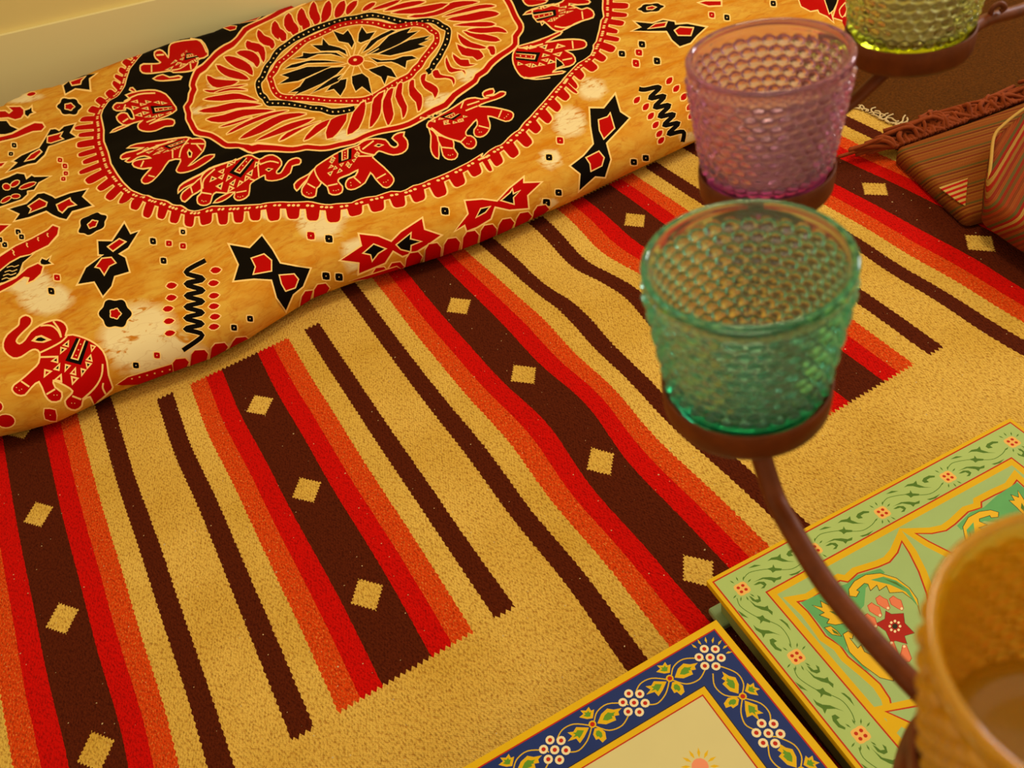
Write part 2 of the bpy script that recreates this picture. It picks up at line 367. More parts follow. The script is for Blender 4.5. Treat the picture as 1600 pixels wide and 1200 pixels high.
def bed_dom(px):
    """picture pixels -> (u along the bed, w across the cloth measured over the rounded front edge)"""
    d = ray(px); t = (ZT - 1) / d[:, 2]; P = CAM + d * t[:, None]; u = P[:, :2] @ EU; v = P[:, :2] @ EV; vf = v_front(u)
    w = PR + v - vf - BR; m = v < vf + BR
    if m.any():
        dv, dz = d[m][:, :2] @ EV, d[m][:, 2]; du = d[m][:, :2] @ EU; cv = vf[m] + BR
        a = dv ** 2 + dz ** 2; b = 2 * (dv * (-cv) + dz * (1 - BR)); c = cv ** 2 + (1 - BR) ** 2 - BR ** 2
        disc = b * b - 4 * a * c; miss = np.maximum(-disc, 0) ** 0.5 / (2 * a); tt = (-b - np.sqrt(np.maximum(disc, 0))) / (2 * a)
        hv, hz = tt * dv - cv, 1 + tt * dz - BR; phi = np.arctan2(hz, -hv)
        w[m] = BR * (phi + math.pi / 2) - 0.25 * miss; u[m] = tt * du
    return np.c_[u, w]
def bed_surf(D_):
    u, w = D_[:, 0], D_[:, 1]; vf = v_front(u); phi = np.clip(w / BR - math.pi / 2, -math.pi / 2, math.pi / 2)
    v = np.where(w < PR, vf + BR - BR * np.cos(phi), vf + BR + (w - PR)); z = np.where(w < PR, BR + BR * np.sin(phi), ZT)
    over = np.maximum(0, v - v_back(u) + 0.012); z = z - np.minimum(over ** 2 / 0.03, 0.09)      # falls away behind
    top = np.clip((w - PR * 0.8) / 0.2, 0, 1)
    z = z + top * (0.0022 * np.sin(7 * u + 5 * w) + 0.0016 * np.sin(23 * w - 9 * u) + 0.0008 * np.sin(60 * w + 11 * u))
    z = z + 0.004 * top * np.exp(-((w - (0.62 + 0.05 * u)) / 0.012) ** 2) * (u < 0.5)            # a pleat running along the cloth
    return np.c_[u[:, None] * EU + v[:, None] * EV, np.maximum(z, 0.002)]
OCH, REDP, BLK, CRM = 0, 1, 2, 3
B = Print(bed_dom)
K_out = crop(0, 0, 3.2, [(715, 275), (650, 345), (625, 420), (590, 475), (545, 500), (515, 540), (508, 575), (515, 610), (522, 650), (520, 700), (545, 760), (560, 820), (590, 870), (620, 910), (660, 950), (720, 975), (780, 998), (840, 1010)]) \
    + crop(270, 215, 7.273, [(20, 775), (110, 770), (180, 820), (260, 835), (340, 815), (450, 775), (560, 780), (700, 775), (850, 770), (1000, 765), (1120, 745), (1250, 735)]) \
    + crop(440, 190, 6.667, [(60, 845), (180, 840), (300, 830), (400, 850), (490, 860), (580, 845), (720, 840), (800, 800), (880, 780), (980, 770), (1080, 735), (1150, 715), (1230, 725), (1310, 700), (1350, 665), (1450, 645), (1530, 605)]) \
    + crop(300, 0, 3.2, [(1280, 860), (1380, 810), (1460, 758)]) \
    + crop(640, 120, 8, [(900, 1005), (970, 930), (1060, 870), (1150, 840), (1220, 760), (1290, 700), (1360, 660), (1420, 580), (1510, 500), (1560, 440)]) \
    + crop(700, 0, 3.2, [(530, 450), (590, 390)]) \
    + crop(780, 0, 7.273, [(700, 940), (760, 870), (820, 800), (890, 725), (970, 680), (1040, 630), (1065, 560), (1062, 520), (1095, 470), (1110, 400), (1130, 330), (1140, 270), (1150, 210), (1180, 180), (1165, 90), (1170, 0)])
K_out = K_out + [(940, -12), (935, -30), (915, -55), (870, -80), (800, -100), (600, -110), (450, -50), (340, 10), (270, 50), (225, 80)]
Kd = bed_dom(np.array(K_out)); cen = Kd[:130].mean(0)
# drip border: fingers round the ring, laid out by arc length on the cloth
def resample(P, step, closed=True):
    Q = np.r_[P, P[:1]] if closed else P; s_ = np.r_[0, np.cumsum(np.linalg.norm(np.diff(Q, axis=0), axis=1))]
    n = max(3, int(s_[-1] / step)); q = np.linspace(0, s_[-1], n, endpoint=not closed); return np.c_[np.interp(q, s_, Q[:, 0]), np.interp(q, s_, Q[:, 1])], s_[-1]
Kpx = np.array(K_out, float); sK = np.r_[0, np.cumsum(np.linalg.norm(np.diff(np.r_[Kd, Kd[:1]], axis=0), axis=1))]; KL = sK[-1]; qs = np.linspace(0, KL, int(KL / 0.010), endpoint=False)
wrap = lambda A, i: np.interp(qs, sK, np.r_[A[:, i], A[:1, i]])
Kr = np.c_[wrap(Kd, 0), wrap(Kd, 1)]; Kp = np.c_[wrap(Kpx, 0), wrap(Kpx, 1)]; Ks = Kr.copy()
for _ in range(6): Ks = (np.roll(Ks, 1, 0) + 2 * Ks + np.roll(Ks, -1, 0)) / 4
for _ in range(10): Kp = (np.roll(Kp, 1, 0) + 2 * Kp + np.roll(Kp, -1, 0)) / 4
Tp = np.roll(Kp, -6, 0) - np.roll(Kp, 6, 0); Np = np.c_[Tp[:, 1], -Tp[:, 0]]; Np /= np.linalg.norm(Np, axis=1)[:, None]
if np.mean(np.sum(Np * (Kp - Kp.mean(0)), axis=1)) < 0: Np = -Np
Nn = bed_dom(Kp + 3 * Np) - bed_dom(Kp); Nn /= np.linalg.norm(Nn, axis=1)[:, None]
ring_n = len(Kr); per = 0.0425; nf = int(round(KL / per)); out = []
prof_ = [(0.0, 0.0), (0.09, 0.006), (0.15, 0.03), (0.19, 0.62), (0.24, 0.86), (0.34, 0.99), (0.50, 1.0), (0.66, 0.99), (0.76, 0.86), (0.81, 0.62), (0.85, 0.03), (0.91, 0.006)]
for fin in range(nf):
    ln = 0.040 + 0.005 * math.sin(fin * 2.3) + 0.004 * math.sin(fin * 5.1); gap = 0.027
    for fr, hh in prof_:
        q = (fin + fr) / nf * ring_n; i0 = int(q) % ring_n; i1 = (i0 + 1) % ring_n; f_ = q - int(q)
        p = Ks[i0] * (1 - f_) + Ks[i1] * f_; n = Nn[i0] * (1 - f_) + Nn[i1] * f_; out.append(p + n / np.linalg.norm(n) * (gap + ln * hh))
drip = catmull(np.array(out), 2, True)
B.add(Print.offset(drip, 0.0034), CRM); B.add(drip, REDP); B.add(Print.offset(Kr, 0.0035), CRM); B.add(Kr, BLK)
sm = np.linspace(0, ring_n, nf * 3, endpoint=False)
for q in sm:
    p = Ks[int(q) % ring_n] + Nn[int(q) % ring_n] * 0.0145
    a = np.linspace(0, 2 * math.pi, 6, endpoint=False); B.add(np.c_[p[0] + 0.0036 * np.cos(a), p[1] + 0.0046 * np.sin(a)], CRM)
# red wavy ring round the sun disc
R_in = crop(280, 0, 5, [(960, 10), (830, 65), (740, 120), (650, 170), (590, 200), (520, 240), (470, 310), (420, 360), (370, 385), (300, 430), (260, 470), (200, 530), (150, 560), (130, 590), (115, 620), (105, 660), (115, 690), (95, 730), (85, 790), (60, 830), (75, 880), (75, 920), (95, 960), (130, 1020), (200, 1035), (250, 1050), (320, 1095), (370, 1130), (440, 1135), (510, 1150), (570, 1165), (620, 1150), (720, 1145), (790, 1148)]) \
    + crop(440, 190, 6.667, [(0, 265), (110, 270), (200, 255), (260, 245), (400, 262), (500, 255), (600, 230), (750, 200), (850, 150), (950, 110), (1050, 85), (1200, 60), (1330, 20)]) \
    + crop(520, 0, 5, [(680, 920), (790, 860), (880, 820), (950, 750), (1040, 690), (1110, 640), (1130, 600), (1190, 560), (1230, 510), (1290, 460), (1340, 425), (1390, 390), (1425, 350), (1425, 290), (1460, 240), (1460, 190), (1430, 140), (1410, 100), (1390, 50), (1360, 0)]) + [(780, -14), (745, -30), (650, -40), (560, -36), (500, -14)]
B.fill(Print.offset(catmull(R_in, 2, True), 4.0), REDP, CRM, 2.4); B.fill(Print.offset(catmull(R_in, 2, True), -3.4), CRM); B.fill(Print.offset(catmull(R_in, 2, True), -5.8), OCH)
rays1 = [([(1390, 0), (1330, 60), (1310, 110)], 40), ([(1290, 0), (1250, 80), (1220, 135)], 55), ([(1170, 0), (1150, 100), (1110, 175)], 55), ([(1050, 10), (1050, 100), (1070, 150), (1060, 195)], 60), ([(955, 60), (960, 150), (990, 200), (970, 240)], 65), ([(855, 100), (860, 190), (900, 240), (895, 280)], 70), ([(750, 170), (760, 250), (810, 290), (800, 320)], 65), ([(620, 240), (650, 310), (720, 340), (725, 385)], 50), ([(535, 330), (560, 370), (640, 390), (660, 490)], 55), ([(450, 415), (540, 430), (600, 470), (610, 530)], 55), ([(355, 450), (450, 490), (530, 530), (575, 590)], 60), ([(290, 510), (370, 560), (460, 590), (545, 620)], 50), ([(215, 585), (270, 640), (360, 650), (460, 635)], 50), ([(190, 695), (270, 710), (370, 690), (530, 665)], 20), ([(280, 725), (400, 700), (530, 705)], 14), ([(190, 775), (330, 765), (470, 750), (610, 780)], 34), ([(150, 865), (300, 850), (450, 815), (640, 810)], 42), ([(210, 930), (350, 915), (500, 870), (740, 850)], 44), ([(310, 980), (420, 950), (560, 905)], 14), ([(370, 1040), (520, 960), (700, 890), (850, 860)], 27), ([(470, 1080), (620, 1010), (800, 920), (990, 890)], 46), ([(600, 1105), (750, 1040), (880, 980), (1050, 920)], 44), ([(780, 1095), (900, 1030), (1100, 940)], 17), ([(970, 1085), (1080, 1000), (1200, 930)], 32), ([(1150, 1070), (1220, 970), (1310, 890)], 75)]
for sp_, w_ in rays1: B.leaf(np.array(crop(280, 0, 5, sp_)), w_ / 5 * 1.22, REDP, CRM, 1.7)
rays2 = [([(1310, 320), (1180, 290), (1020, 250)], 45), ([(1360, 255), (1290, 225), (1150, 235), (1050, 240)], 34), ([(1270, 185), (1150, 190), (950, 200)], 30), ([(1300, 100), (1200, 110), (1060, 140), (890, 155)], 48), ([(1270, 45), (1150, 55), (1000, 90), (860, 125)], 28), ([(1140, 10), (950, 30), (800, 90), (590, 130)], 40), ([(900, 20), (700, 70), (460, 100)], 42), ([(720, 5), (560, 40), (400, 85)], 28), ([(530, 0), (420, 40), (300, 75)], 28), ([(330, 10), (270, 50), (230, 80)], 36)]
for sp_, w_ in rays2: B.leaf(np.array(crop(520, 0, 5, sp_)), w_ / 5 * 1.22, REDP, CRM, 1.7)
# dotted rings
m1 = lambda pts: np.array(crop(390, 10, 5, pts))
blk_c = m1([(820, 795), (740, 810), (640, 820), (560, 800), (490, 795), (430, 780), (370, 768), (300, 755), (240, 750), (185, 748), (140, 745), (115, 705), (85, 680), (70, 630), (75, 590), (100, 560), (120, 520), (145, 470), (175, 430), (200, 385), (240, 340), (300, 295), (360, 250), (430, 215), (500, 180), (580, 150), (650, 125), (740, 100), (830, 90), (900, 75), (960, 70), (1040, 85), (1100, 100), (1180, 115), (1260, 120), (1330, 110), (1400, 105), (1460, 125), (1500, 155), (1550, 185), (1550, 240), (1535, 290), (1505, 350), (1480, 400), (1440, 450), (1420, 490), (1385, 515)])
red_c = m1([(970, 708), (880, 735), (780, 740), (700, 740), (600, 735), (520, 725), (430, 715), (340, 710), (270, 705), (220, 685), (185, 640), (170, 590), (160, 555), (200, 505), (230, 455), (275, 415), (325, 370), (380, 320), (450, 265), (530, 230), (600, 195), (680, 155), (760, 135), (850, 125), (920, 130), (1000, 140), (1080, 155), (1160, 155), (1240, 140), (1300, 135), (1380, 155), (1420, 190), (1460, 220), (1465, 280), (1430, 330), (1390, 380), (1360, 420), (1330, 465), (1290, 500), (1250, 545), (1180, 580), (1110, 620), (1040, 665)])
B.stroke(blk_c, 12, CRM); B.stroke(red_c, 12, CRM, closed=True); B.stroke(blk_c, 9, BLK); B.stroke(red_c, 8.6, REDP, closed=True)
for line in (blk_c, red_c):
    q, _ = resample(catmull(line, 4), 8.5, False)
    for p in q[1:-1]: B.ell(p, 1.35, 1.2, CRM, n=6)
# front rays lie over the dotted ring where the cloth is pleated
m3 = lambda pts: np.array(crop(520, 0, 5, pts))
for pg in ([(110, 1040), (130, 950), (185, 840), (250, 790), (245, 880), (200, 990)], [(285, 985), (300, 870), (320, 770), (400, 715), (380, 780), (370, 880), (330, 950)], [(425, 970), (390, 860), (395, 790), (430, 710), (475, 690), (455, 780), (475, 890), (450, 950)],
           [(545, 920), (535, 850), (490, 760), (510, 660), (545, 650), (540, 740), (580, 830), (570, 890)], [(665, 870), (650, 800), (600, 740), (600, 640), (635, 625), (640, 690), (690, 740), (700, 800), (690, 850)], [(800, 775), (780, 730), (720, 690), (690, 640), (690, 590), (730, 575), (720, 630), (760, 650), (810, 680), (825, 720)],
           [(945, 670), (930, 630), (880, 615), (800, 615), (780, 560), (820, 545), (840, 585), (890, 600), (940, 610), (955, 640)], [(1035, 590), (1010, 560), (930, 575), (900, 550), (880, 490), (890, 450), (920, 520), (960, 545), (1030, 560)], [(1120, 515), (1060, 530), (1000, 522), (950, 470), (940, 425), (1000, 465), (1060, 470), (1070, 510)],
           [(970, 345), (1040, 380), (1110, 370), (1150, 400), (1180, 450), (1130, 480), (1095, 445), (1010, 430)], [(1270, 430), (1240, 440), (1220, 390), (1200, 370), (1260, 365)], [(980, 270), (1080, 330), (1200, 372), (1150, 385), (1050, 368), (1000, 330)]):
    B.fill(m3(pg), REDP, CRM, 1.8, smooth=2)
for pg in ([(655, 195), (735, 230), (770, 195), (800, 240), (820, 290), (800, 330), (775, 295), (700, 280)], [(880, 170), (915, 215), (980, 200), (940, 260), (870, 290), (850, 280), (855, 220)], [(1110, 180), (1140, 190), (1000, 270), (930, 330), (880, 360), (950, 270), (1030, 220)],
           [(1265, 165), (1230, 210), (1320, 195), (1240, 250), (1150, 310), (1000, 370), (910, 375), (1010, 310), (1090, 230), (1180, 190)], [(1415, 235), (1370, 270), (1410, 270), (1320, 310), (1380, 320), (1250, 360), (1100, 395), (1010, 380), (1120, 330), (1250, 265)],
           [(940, 405), (1030, 430), (1130, 425), (1200, 400), (1270, 395), (1310, 415), (1230, 435), (1220, 490), (1160, 460), (1110, 440), (1000, 445)], [(930, 500), (1050, 470), (1110, 500), (1150, 560), (1080, 550), (1055, 610), (1030, 560), (960, 525)], [(800, 550), (880, 530), (930, 570), (955, 685), (880, 630), (830, 665), (805, 610)],
           [(760, 570), (750, 640), (710, 700), (660, 650), (600, 665), (650, 610), (700, 580)], [(740, 525), (690, 590), (600, 630), (480, 680), (560, 620), (640, 560)], [(740, 475), (680, 530), (560, 600), (450, 650), (350, 690), (380, 660), (310, 665), (390, 620), (440, 560), (540, 510), (640, 480)],
           [(640, 470), (500, 530), (380, 580), (230, 605), (310, 560), (250, 540), (340, 510), (450, 475)], [(740, 440), (600, 440), (450, 450), (370, 480), (270, 495), (330, 465), (480, 430), (600, 425)], [(740, 400), (640, 380), (540, 385), (450, 420), (340, 420), (420, 400), (420, 370), (480, 380), (600, 370), (680, 370)], [(760, 380), (700, 355), (560, 360), (490, 310), (570, 310), (575, 260), (620, 310), (700, 330), (750, 350)]):
    B.fill(m1(pg), BLK, CRM, 1.6)
for a_, b_, c_ in (((790, 400), (770, 340), (740, 310)), ((810, 385), (830, 320), (830, 290)), ((840, 385), (880, 320), (920, 290)), ((880, 400), (960, 360), (1010, 330)), ((895, 430), (960, 440), (1000, 470)), ((880, 450), (900, 490), (930, 500)), ((850, 465), (870, 500), (880, 520)), ((820, 465), (810, 500), (800, 540)), ((790, 460), (750, 510), (690, 570)), ((770, 445), (700, 465), (640, 470))):
    B.stroke(m1([a_, b_, c_]), 1.6, CRM, 2)
B.ell(m1([(830, 425)])[0], 12.4, 8.4, REDP, CRM, 1.6, -8, 12); B.ell(m1([(825, 420)])[0], 3, 2.6, CRM, n=6)

# ---- elephants
def saddle(q, rows=4):
    q = np.array(q, float); bl = lambda a, b: q[0] * (1 - a) * (1 - b) + q[1] * a * (1 - b) + q[2] * a * b + q[3] * (1 - a) * b      # tl tr br bl
    R4 = lambda d: [bl(d, 0), bl(1 - d, 0), bl(1 - d, 1 - d * 0.6), bl(d, 1 - d * 0.6)]
    tri = lambda a, b, w, h, up: B.fill([bl(a - w, b + (h if up else 0)), bl(a + w, b + (h if up else 0)), bl(a, b + (0 if up else h))], CRM)
    def tri2(a, b, w, h, up):
        P = np.array([bl(a - w, b + (h if up else 0)), bl(a + w, b + (h if up else 0)), bl(a, b + (0 if up else h))]); B.add(bed_dom(P), CRM); c = P.mean(0); B.add(bed_dom(c + (P - c) * 0.42), BLK if rng.random() < 0.6 else REDP)
    for i in range(4): tri2(-0.22 + i * 0.48, 1.12, 0.19, 0.34, i % 2 == 0)
    for i in range(3): tri2(-0.62 + i * 0.75, 1.52, 0.24, 0.36, i % 2 == 1)
    for i in range(3):
        tri2(-0.42 - 0.06 * i, 0.15 + 0.36 * i, 0.24, 0.3, i % 2 == 0); tri2(1.42, 0.1 + 0.36 * i, 0.24, 0.3, i % 2 == 1)
    B.fill(q, BLK); B.fill(R4(0.24), CRM); B.fill(R4(0.33), REDP)
    for i in range(3): B.ell(bl(0.5, 0.2 + 0.24 * i), 1.1, 1.1, CRM, n=5)
def elephant(cr, body, extra=(), lines=(), eye=None, quad=None, toes=(), w=1.7, smooth=2):
    f_ = lambda p: np.array(crop(*cr, p)); s_ = cr[2]
    for e in extra: B.fill(f_(e), REDP, CRM, w, smooth)
    B.fill(f_(body), REDP, CRM, w, smooth)
    if quad: saddle(f_(quad))
    for l in lines: B.stroke(f_(l), w * 1.0, CRM, 3)
    if eye:
        B.fill(f_(eye), CRM); c = f_(eye).mean(0); B.fill(c + (f_(eye) - c) * 0.55, BLK)
    for t in toes: B.ell(f_([t])[0], 0.9, 0.8, CRM, n=5)
elephant((0, 470, 5.455), [(160, 185), (165, 140), (210, 115), (255, 140), (250, 190), (200, 240), (150, 290), (125, 335), (160, 365), (210, 330), (260, 260), (340, 205), (400, 180), (480, 165), (540, 190), (565, 240), (550, 300), (620, 295), (720, 325), (800, 365), (870, 430), (905, 520), (920, 640), (955, 740), (930, 770), (890, 800), (830, 840), (800, 865), (770, 800), (700, 830), (690, 880), (640, 915), (580, 900), (560, 850), (600, 805), (625, 760), (560, 715), (450, 670), (465, 740), (520, 780), (510, 840), (440, 850), (390, 800), (335, 680), (260, 740), (210, 800), (150, 800), (110, 760), (125, 720), (180, 680), (280, 590), (335, 530), (345, 440), (300, 405), (250, 420), (180, 470), (110, 480), (40, 420), (25, 350), (60, 280), (140, 215)],
         lines=[[(345, 440), (430, 400), (520, 350), (570, 300)], [(345, 480), (490, 475)], [(875, 540), (865, 640), (800, 740), (700, 830)], [(180, 685), (250, 735)], [(395, 795), (470, 750)], [(615, 805), (690, 830)], [(340, 205), (430, 205), (490, 250), (520, 310)], [(450, 170), (500, 240), (520, 310)], [(880, 700), (875, 740), (900, 790)]],
         eye=[(260, 335), (300, 295), (350, 285), (440, 330), (370, 355), (310, 350)], quad=[(650, 315), (755, 345), (690, 545), (555, 510)], toes=[(140, 740), (165, 765), (185, 755), (460, 800), (485, 800), (610, 865), (635, 865)], w=2.7)
elephant((440, 190, 6.667), [(830, 225), (790, 255), (700, 280), (600, 320), (500, 375), (370, 465), (355, 520), (400, 610), (480, 670), (500, 740), (560, 755), (620, 730), (625, 670), (580, 620), (600, 580), (700, 540), (800, 490), (770, 560), (700, 590), (670, 640), (690, 690), (760, 690), (860, 620), (920, 510), (980, 580), (1060, 670), (1120, 670), (1160, 610), (1140, 550), (1060, 470), (940, 370), (965, 330), (1010, 290), (1080, 310), (1160, 330), (1250, 310), (1300, 260), (1300, 190), (1262, 150), (1270, 118), (1205, 132), (1160, 170), (1205, 205), (1215, 240), (1170, 265), (1120, 240), (1080, 195), (980, 185), (890, 195)],
         extra=[[(370, 470), (290, 560), (200, 610), (140, 665), (160, 715), (200, 670), (260, 610), (330, 570)], [(370, 480), (300, 570), (265, 640), (220, 700), (225, 760), (290, 790), (350, 770), (360, 690), (410, 630)]],
         lines=[[(800, 255), (830, 310), (960, 340)], [(800, 355), (940, 350)], [(270, 650), (350, 690)], [(480, 665), (580, 640)], [(750, 570), (820, 630)], [(985, 580), (1080, 525)], [(840, 285), (960, 200)]], eye=[(960, 250), (1000, 225), (1070, 235), (1010, 262)], quad=[(590, 320), (730, 275), (725, 385), (590, 435)], toes=[(265, 740), (285, 755), (310, 745), (540, 715), (565, 715), (590, 705), (715, 625), (720, 655), (1060, 625), (1085, 620), (1105, 600)], w=2.1)
elephant((640, 120, 8), [(640, 330), (570, 375), (480, 430), (340, 510), (240, 570), (225, 620), (270, 640), (380, 700), (500, 750), (640, 800), (700, 860), (770, 880), (820, 840), (815, 780), (760, 735), (710, 730), (690, 670), (750, 590), (835, 510), (850, 590), (810, 650), (820, 720), (880, 740), (950, 710), (995, 640), (990, 560), (970, 470), (1090, 500), (1200, 550), (1270, 530), (1290, 470), (1250, 430), (1130, 400), (1000, 380), (880, 375), (860, 350), (950, 310), (1080, 270), (1170, 230), (1190, 195), (1130, 190), (1050, 235), (960, 240), (960, 225), (1040, 205), (1040, 160), (960, 180), (920, 210), (940, 245), (1000, 255), (900, 280), (820, 268), (720, 285)],
         extra=[[(240, 620), (270, 720), (265, 860), (290, 950), (350, 995), (355, 900), (350, 760), (300, 680)], [(350, 720), (395, 850), (420, 960), (480, 1010), (560, 1010), (590, 950), (540, 880), (530, 770)]],
         lines=[[(270, 630), (380, 700), (500, 755), (640, 800)], [(640, 390), (680, 290)], [(700, 420), (850, 360)], [(395, 865), (535, 880)], [(640, 800), (700, 740)], [(860, 595), (990, 640)], [(1110, 500), (1150, 410)], [(720, 350), (870, 300)]], quad=[(520, 440), (650, 465), (545, 535), (375, 500)], toes=[(480, 960), (505, 965), (535, 955), (715, 825), (740, 830), (765, 800), (850, 650), (870, 685), (895, 685), (1185, 510), (1210, 490), (1230, 465)], w=2.0)
elephant((270, 215, 7.273), [(820, 210), (740, 250), (620, 290), (480, 345), (380, 400), (330, 470), (340, 560), (330, 640), (290, 680), (290, 740), (350, 765), (420, 740), (440, 660), (490, 610), (600, 620), (710, 610), (705, 680), (740, 715), (800, 705), (860, 660), (870, 570), (880, 510), (980, 440), (1050, 410), (1060, 470), (1130, 490), (1240, 470), (1330, 400), (1350, 310), (1430, 290), (1445, 250), (1400, 230), (1320, 260), (1270, 330), (1230, 400), (1180, 410), (1170, 370), (1225, 300), (1210, 240), (1130, 190), (1050, 205), (980, 245), (890, 200)],
         extra=[[(480, 345), (330, 430), (180, 510), (90, 570), (75, 630), (130, 580), (250, 520), (340, 470)], [(340, 460), (230, 560), (130, 640), (105, 700), (140, 730), (220, 660), (340, 580)], [(480, 735), (540, 680), (690, 610), (640, 670), (560, 720)]],
         lines=[[(330, 630), (440, 640)], [(345, 590), (360, 480), (480, 360)], [(720, 625), (840, 610)], [(975, 440), (965, 300), (980, 250)], [(985, 300), (1100, 260), (1200, 280)], [(210, 575), (230, 645)], [(870, 460), (930, 480)]], eye=[(1045, 355), (1080, 335), (1140, 345), (1085, 380)], quad=[(800, 215), (930, 240), (770, 450), (640, 400)], toes=[(330, 715), (350, 725), (375, 720), (745, 680), (770, 685), (800, 675)], w=2.1)
elephant((160, 110, 6.317), [(240, 240), (330, 215), (400, 205), (520, 200), (620, 235), (690, 320), (720, 380), (640, 430), (560, 460), (470, 510), (460, 525), (540, 495), (640, 475), (700, 490), (690, 535), (610, 540), (520, 580), (430, 585), (360, 565), (355, 520), (400, 475), (300, 500), (230, 525), (170, 500), (145, 460), (190, 425), (240, 430), (265, 470), (315, 465), (285, 380), (220, 360), (220, 385), (140, 390), (105, 355), (140, 320), (200, 320), (280, 280)],
         extra=[[(330, 215), (290, 165), (270, 180), (320, 210)], [(90, 600), (150, 560), (300, 500), (170, 565)]],
         lines=[[(210, 300), (350, 235), (520, 220)], [(225, 330), (210, 380)], [(195, 500), (250, 465)], [(430, 500), (520, 465)]], quad=[(675, 330), (690, 380), (490, 415), (470, 345)], toes=[(150, 360), (165, 350)], w=2.1)
elephant((160, 110, 6.317), [(400, 725), (600, 695), (820, 655), (880, 670), (960, 665), (1005, 700), (985, 780), (900, 880), (840, 950), (900, 930), (1010, 850), (1100, 840), (1070, 880), (950, 960), (850, 1000), (770, 1010), (735, 985), (760, 920), (770, 860), (650, 880), (580, 980), (490, 1090), (420, 1115), (390, 1080), (430, 1020), (490, 950), (400, 965), (320, 950), (310, 915), (370, 890), (490, 870), (420, 840), (340, 860), (280, 905), (240, 900), (280, 860), (200, 875), (190, 850), (240, 820), (330, 800), (420, 760), (260, 765), (330, 735)],
         lines=[[(340, 830), (500, 760), (700, 690)], [(850, 660), (780, 760), (755, 850)], [(690, 780), (690, 860)], [(450, 1030), (515, 1050)], [(380, 955), (410, 895)], [(870, 715), (1000, 715)], [(920, 715), (975, 780)]], eye=[(830, 800), (850, 765), (885, 800), (875, 850), (845, 850)], quad=[(790, 670), (840, 690), (660, 770), (600, 745)], w=2.1)
elephant((200, 30, 6.154), [(420, 250), (500, 225), (600, 210), (700, 210), (750, 280), (765, 350), (690, 380), (640, 345), (670, 420), (640, 480), (590, 500), (520, 510), (440, 510), (400, 490), (220, 510), (140, 505), (120, 465), (150, 435), (280, 430), (320, 410), (270, 370), (265, 330), (310, 310), (350, 330), (390, 375), (400, 300)],
         extra=[[(250, 565), (330, 535), (400, 570), (490, 555), (500, 570), (400, 585), (310, 590)]], lines=[[(225, 435), (225, 505)], [(275, 350), (345, 340)], [(600, 190), (700, 215), (760, 330)], [(600, 430), (610, 490)], [(420, 490), (500, 480), (580, 430)]], quad=[(690, 370), (600, 330), (560, 330), (545, 400)], w=2.1)
elephant((780, 0, 7.273), [(210, 560), (165, 640), (170, 730), (220, 830), (290, 880), (420, 870), (560, 850), (720, 835), (710, 820), (600, 830), (650, 780), (800, 750), (860, 700), (830, 630), (740, 570), (850, 560), (950, 545), (985, 510), (960, 460), (850, 450), (700, 465), (520, 500), (600, 440), (690, 390), (690, 365), (560, 430), (380, 500), (280, 530)],
         lines=[[(290, 880), (420, 900), (580, 890)], [(830, 460), (840, 550)], [(720, 690), (830, 670)], [(220, 560), (330, 560), (500, 510)], [(370, 500), (480, 460)]], quad=[(195, 600), (190, 690), (430, 710), (470, 600)], w=2.1)
B.fill(crop(780, 0, 7.273, [(650, 670), (715, 720), (730, 745), (650, 775)]), BLK, CRM, 1.4)
elephant((780, 0, 7.273), [(380, 110), (600, 60), (720, 20), (760, -20), (900, -20), (1010, 0), (1010, 30), (900, 40), (800, 50), (880, 90), (940, 115), (1000, 95), (1060, 130), (1060, 180), (960, 215), (850, 260), (700, 350), (600, 320), (500, 235), (440, 245)],
         extra=[[(280, 0), (330, 40), (420, 35), (520, 10), (510, -20), (300, -20)], [(290, 150), (380, 100), (600, 40), (450, 110)]], lines=[[(630, 300), (760, 310), (930, 235)], [(940, 130), (950, 210)]], quad=[(375, 130), (430, 240), (650, 180), (640, 100)], w=2.1)
B.fill(crop(280, 0, 5, [(350, 215), (400, 200), (445, 205), (440, 230), (400, 240)]), REDP, CRM, 1.2); B.fill(crop(280, 0, 5, [(470, 180), (560, 140), (630, 125), (600, 150)]), REDP, CRM, 1.2)

# ---- motifs scattered on the ochre ground
def motif(cr, poly, inner=(), c=BLK, ci=REDP, w=2.4, wi=1.9, smooth=0):
    f_ = lambda p: np.array(crop(*cr, p)); B.fill(f_(poly), c, CRM, w, smooth)
    for q in inner: B.fill(f_(q), ci, CRM, wi)
c4, c5, c3, h1, h2, h3, m4, m5 = (0, 340, 3.2), (400, 250, 3.2), (700, 0, 3.2), (0, 110, 8), (0, 250, 8), (0, 360, 8), (520, 280, 4.706), (960, 0, 4.21)
motif(c4, [(1150, 140), (1250, 155), (1310, 92), (1360, 160), (1400, 230), (1480, 245), (1550, 255), (1515, 345), (1465, 385), (1430, 465), (1385, 400), (1360, 310), (1270, 305), (1170, 315), (1195, 235)], [[(1260, 205), (1320, 185), (1355, 215), (1355, 265), (1270, 280), (1280, 245)], [(1400, 290), (1470, 285), (1490, 310), (1475, 350), (1430, 365), (1410, 330)]])
motif(c4, [(495, 125), (565, 125), (625, 35), (655, 90), (695, 75), (640, 150), (590, 180), (625, 200), (645, 270), (570, 290), (555, 340), (515, 392), (470, 315), (388, 328), (430, 250), (520, 185), (495, 185)], [[(545, 150), (600, 115), (625, 125), (565, 165)], [(480, 245), (510, 205), (555, 200), (575, 225), (545, 240), (520, 280), (500, 250)]])
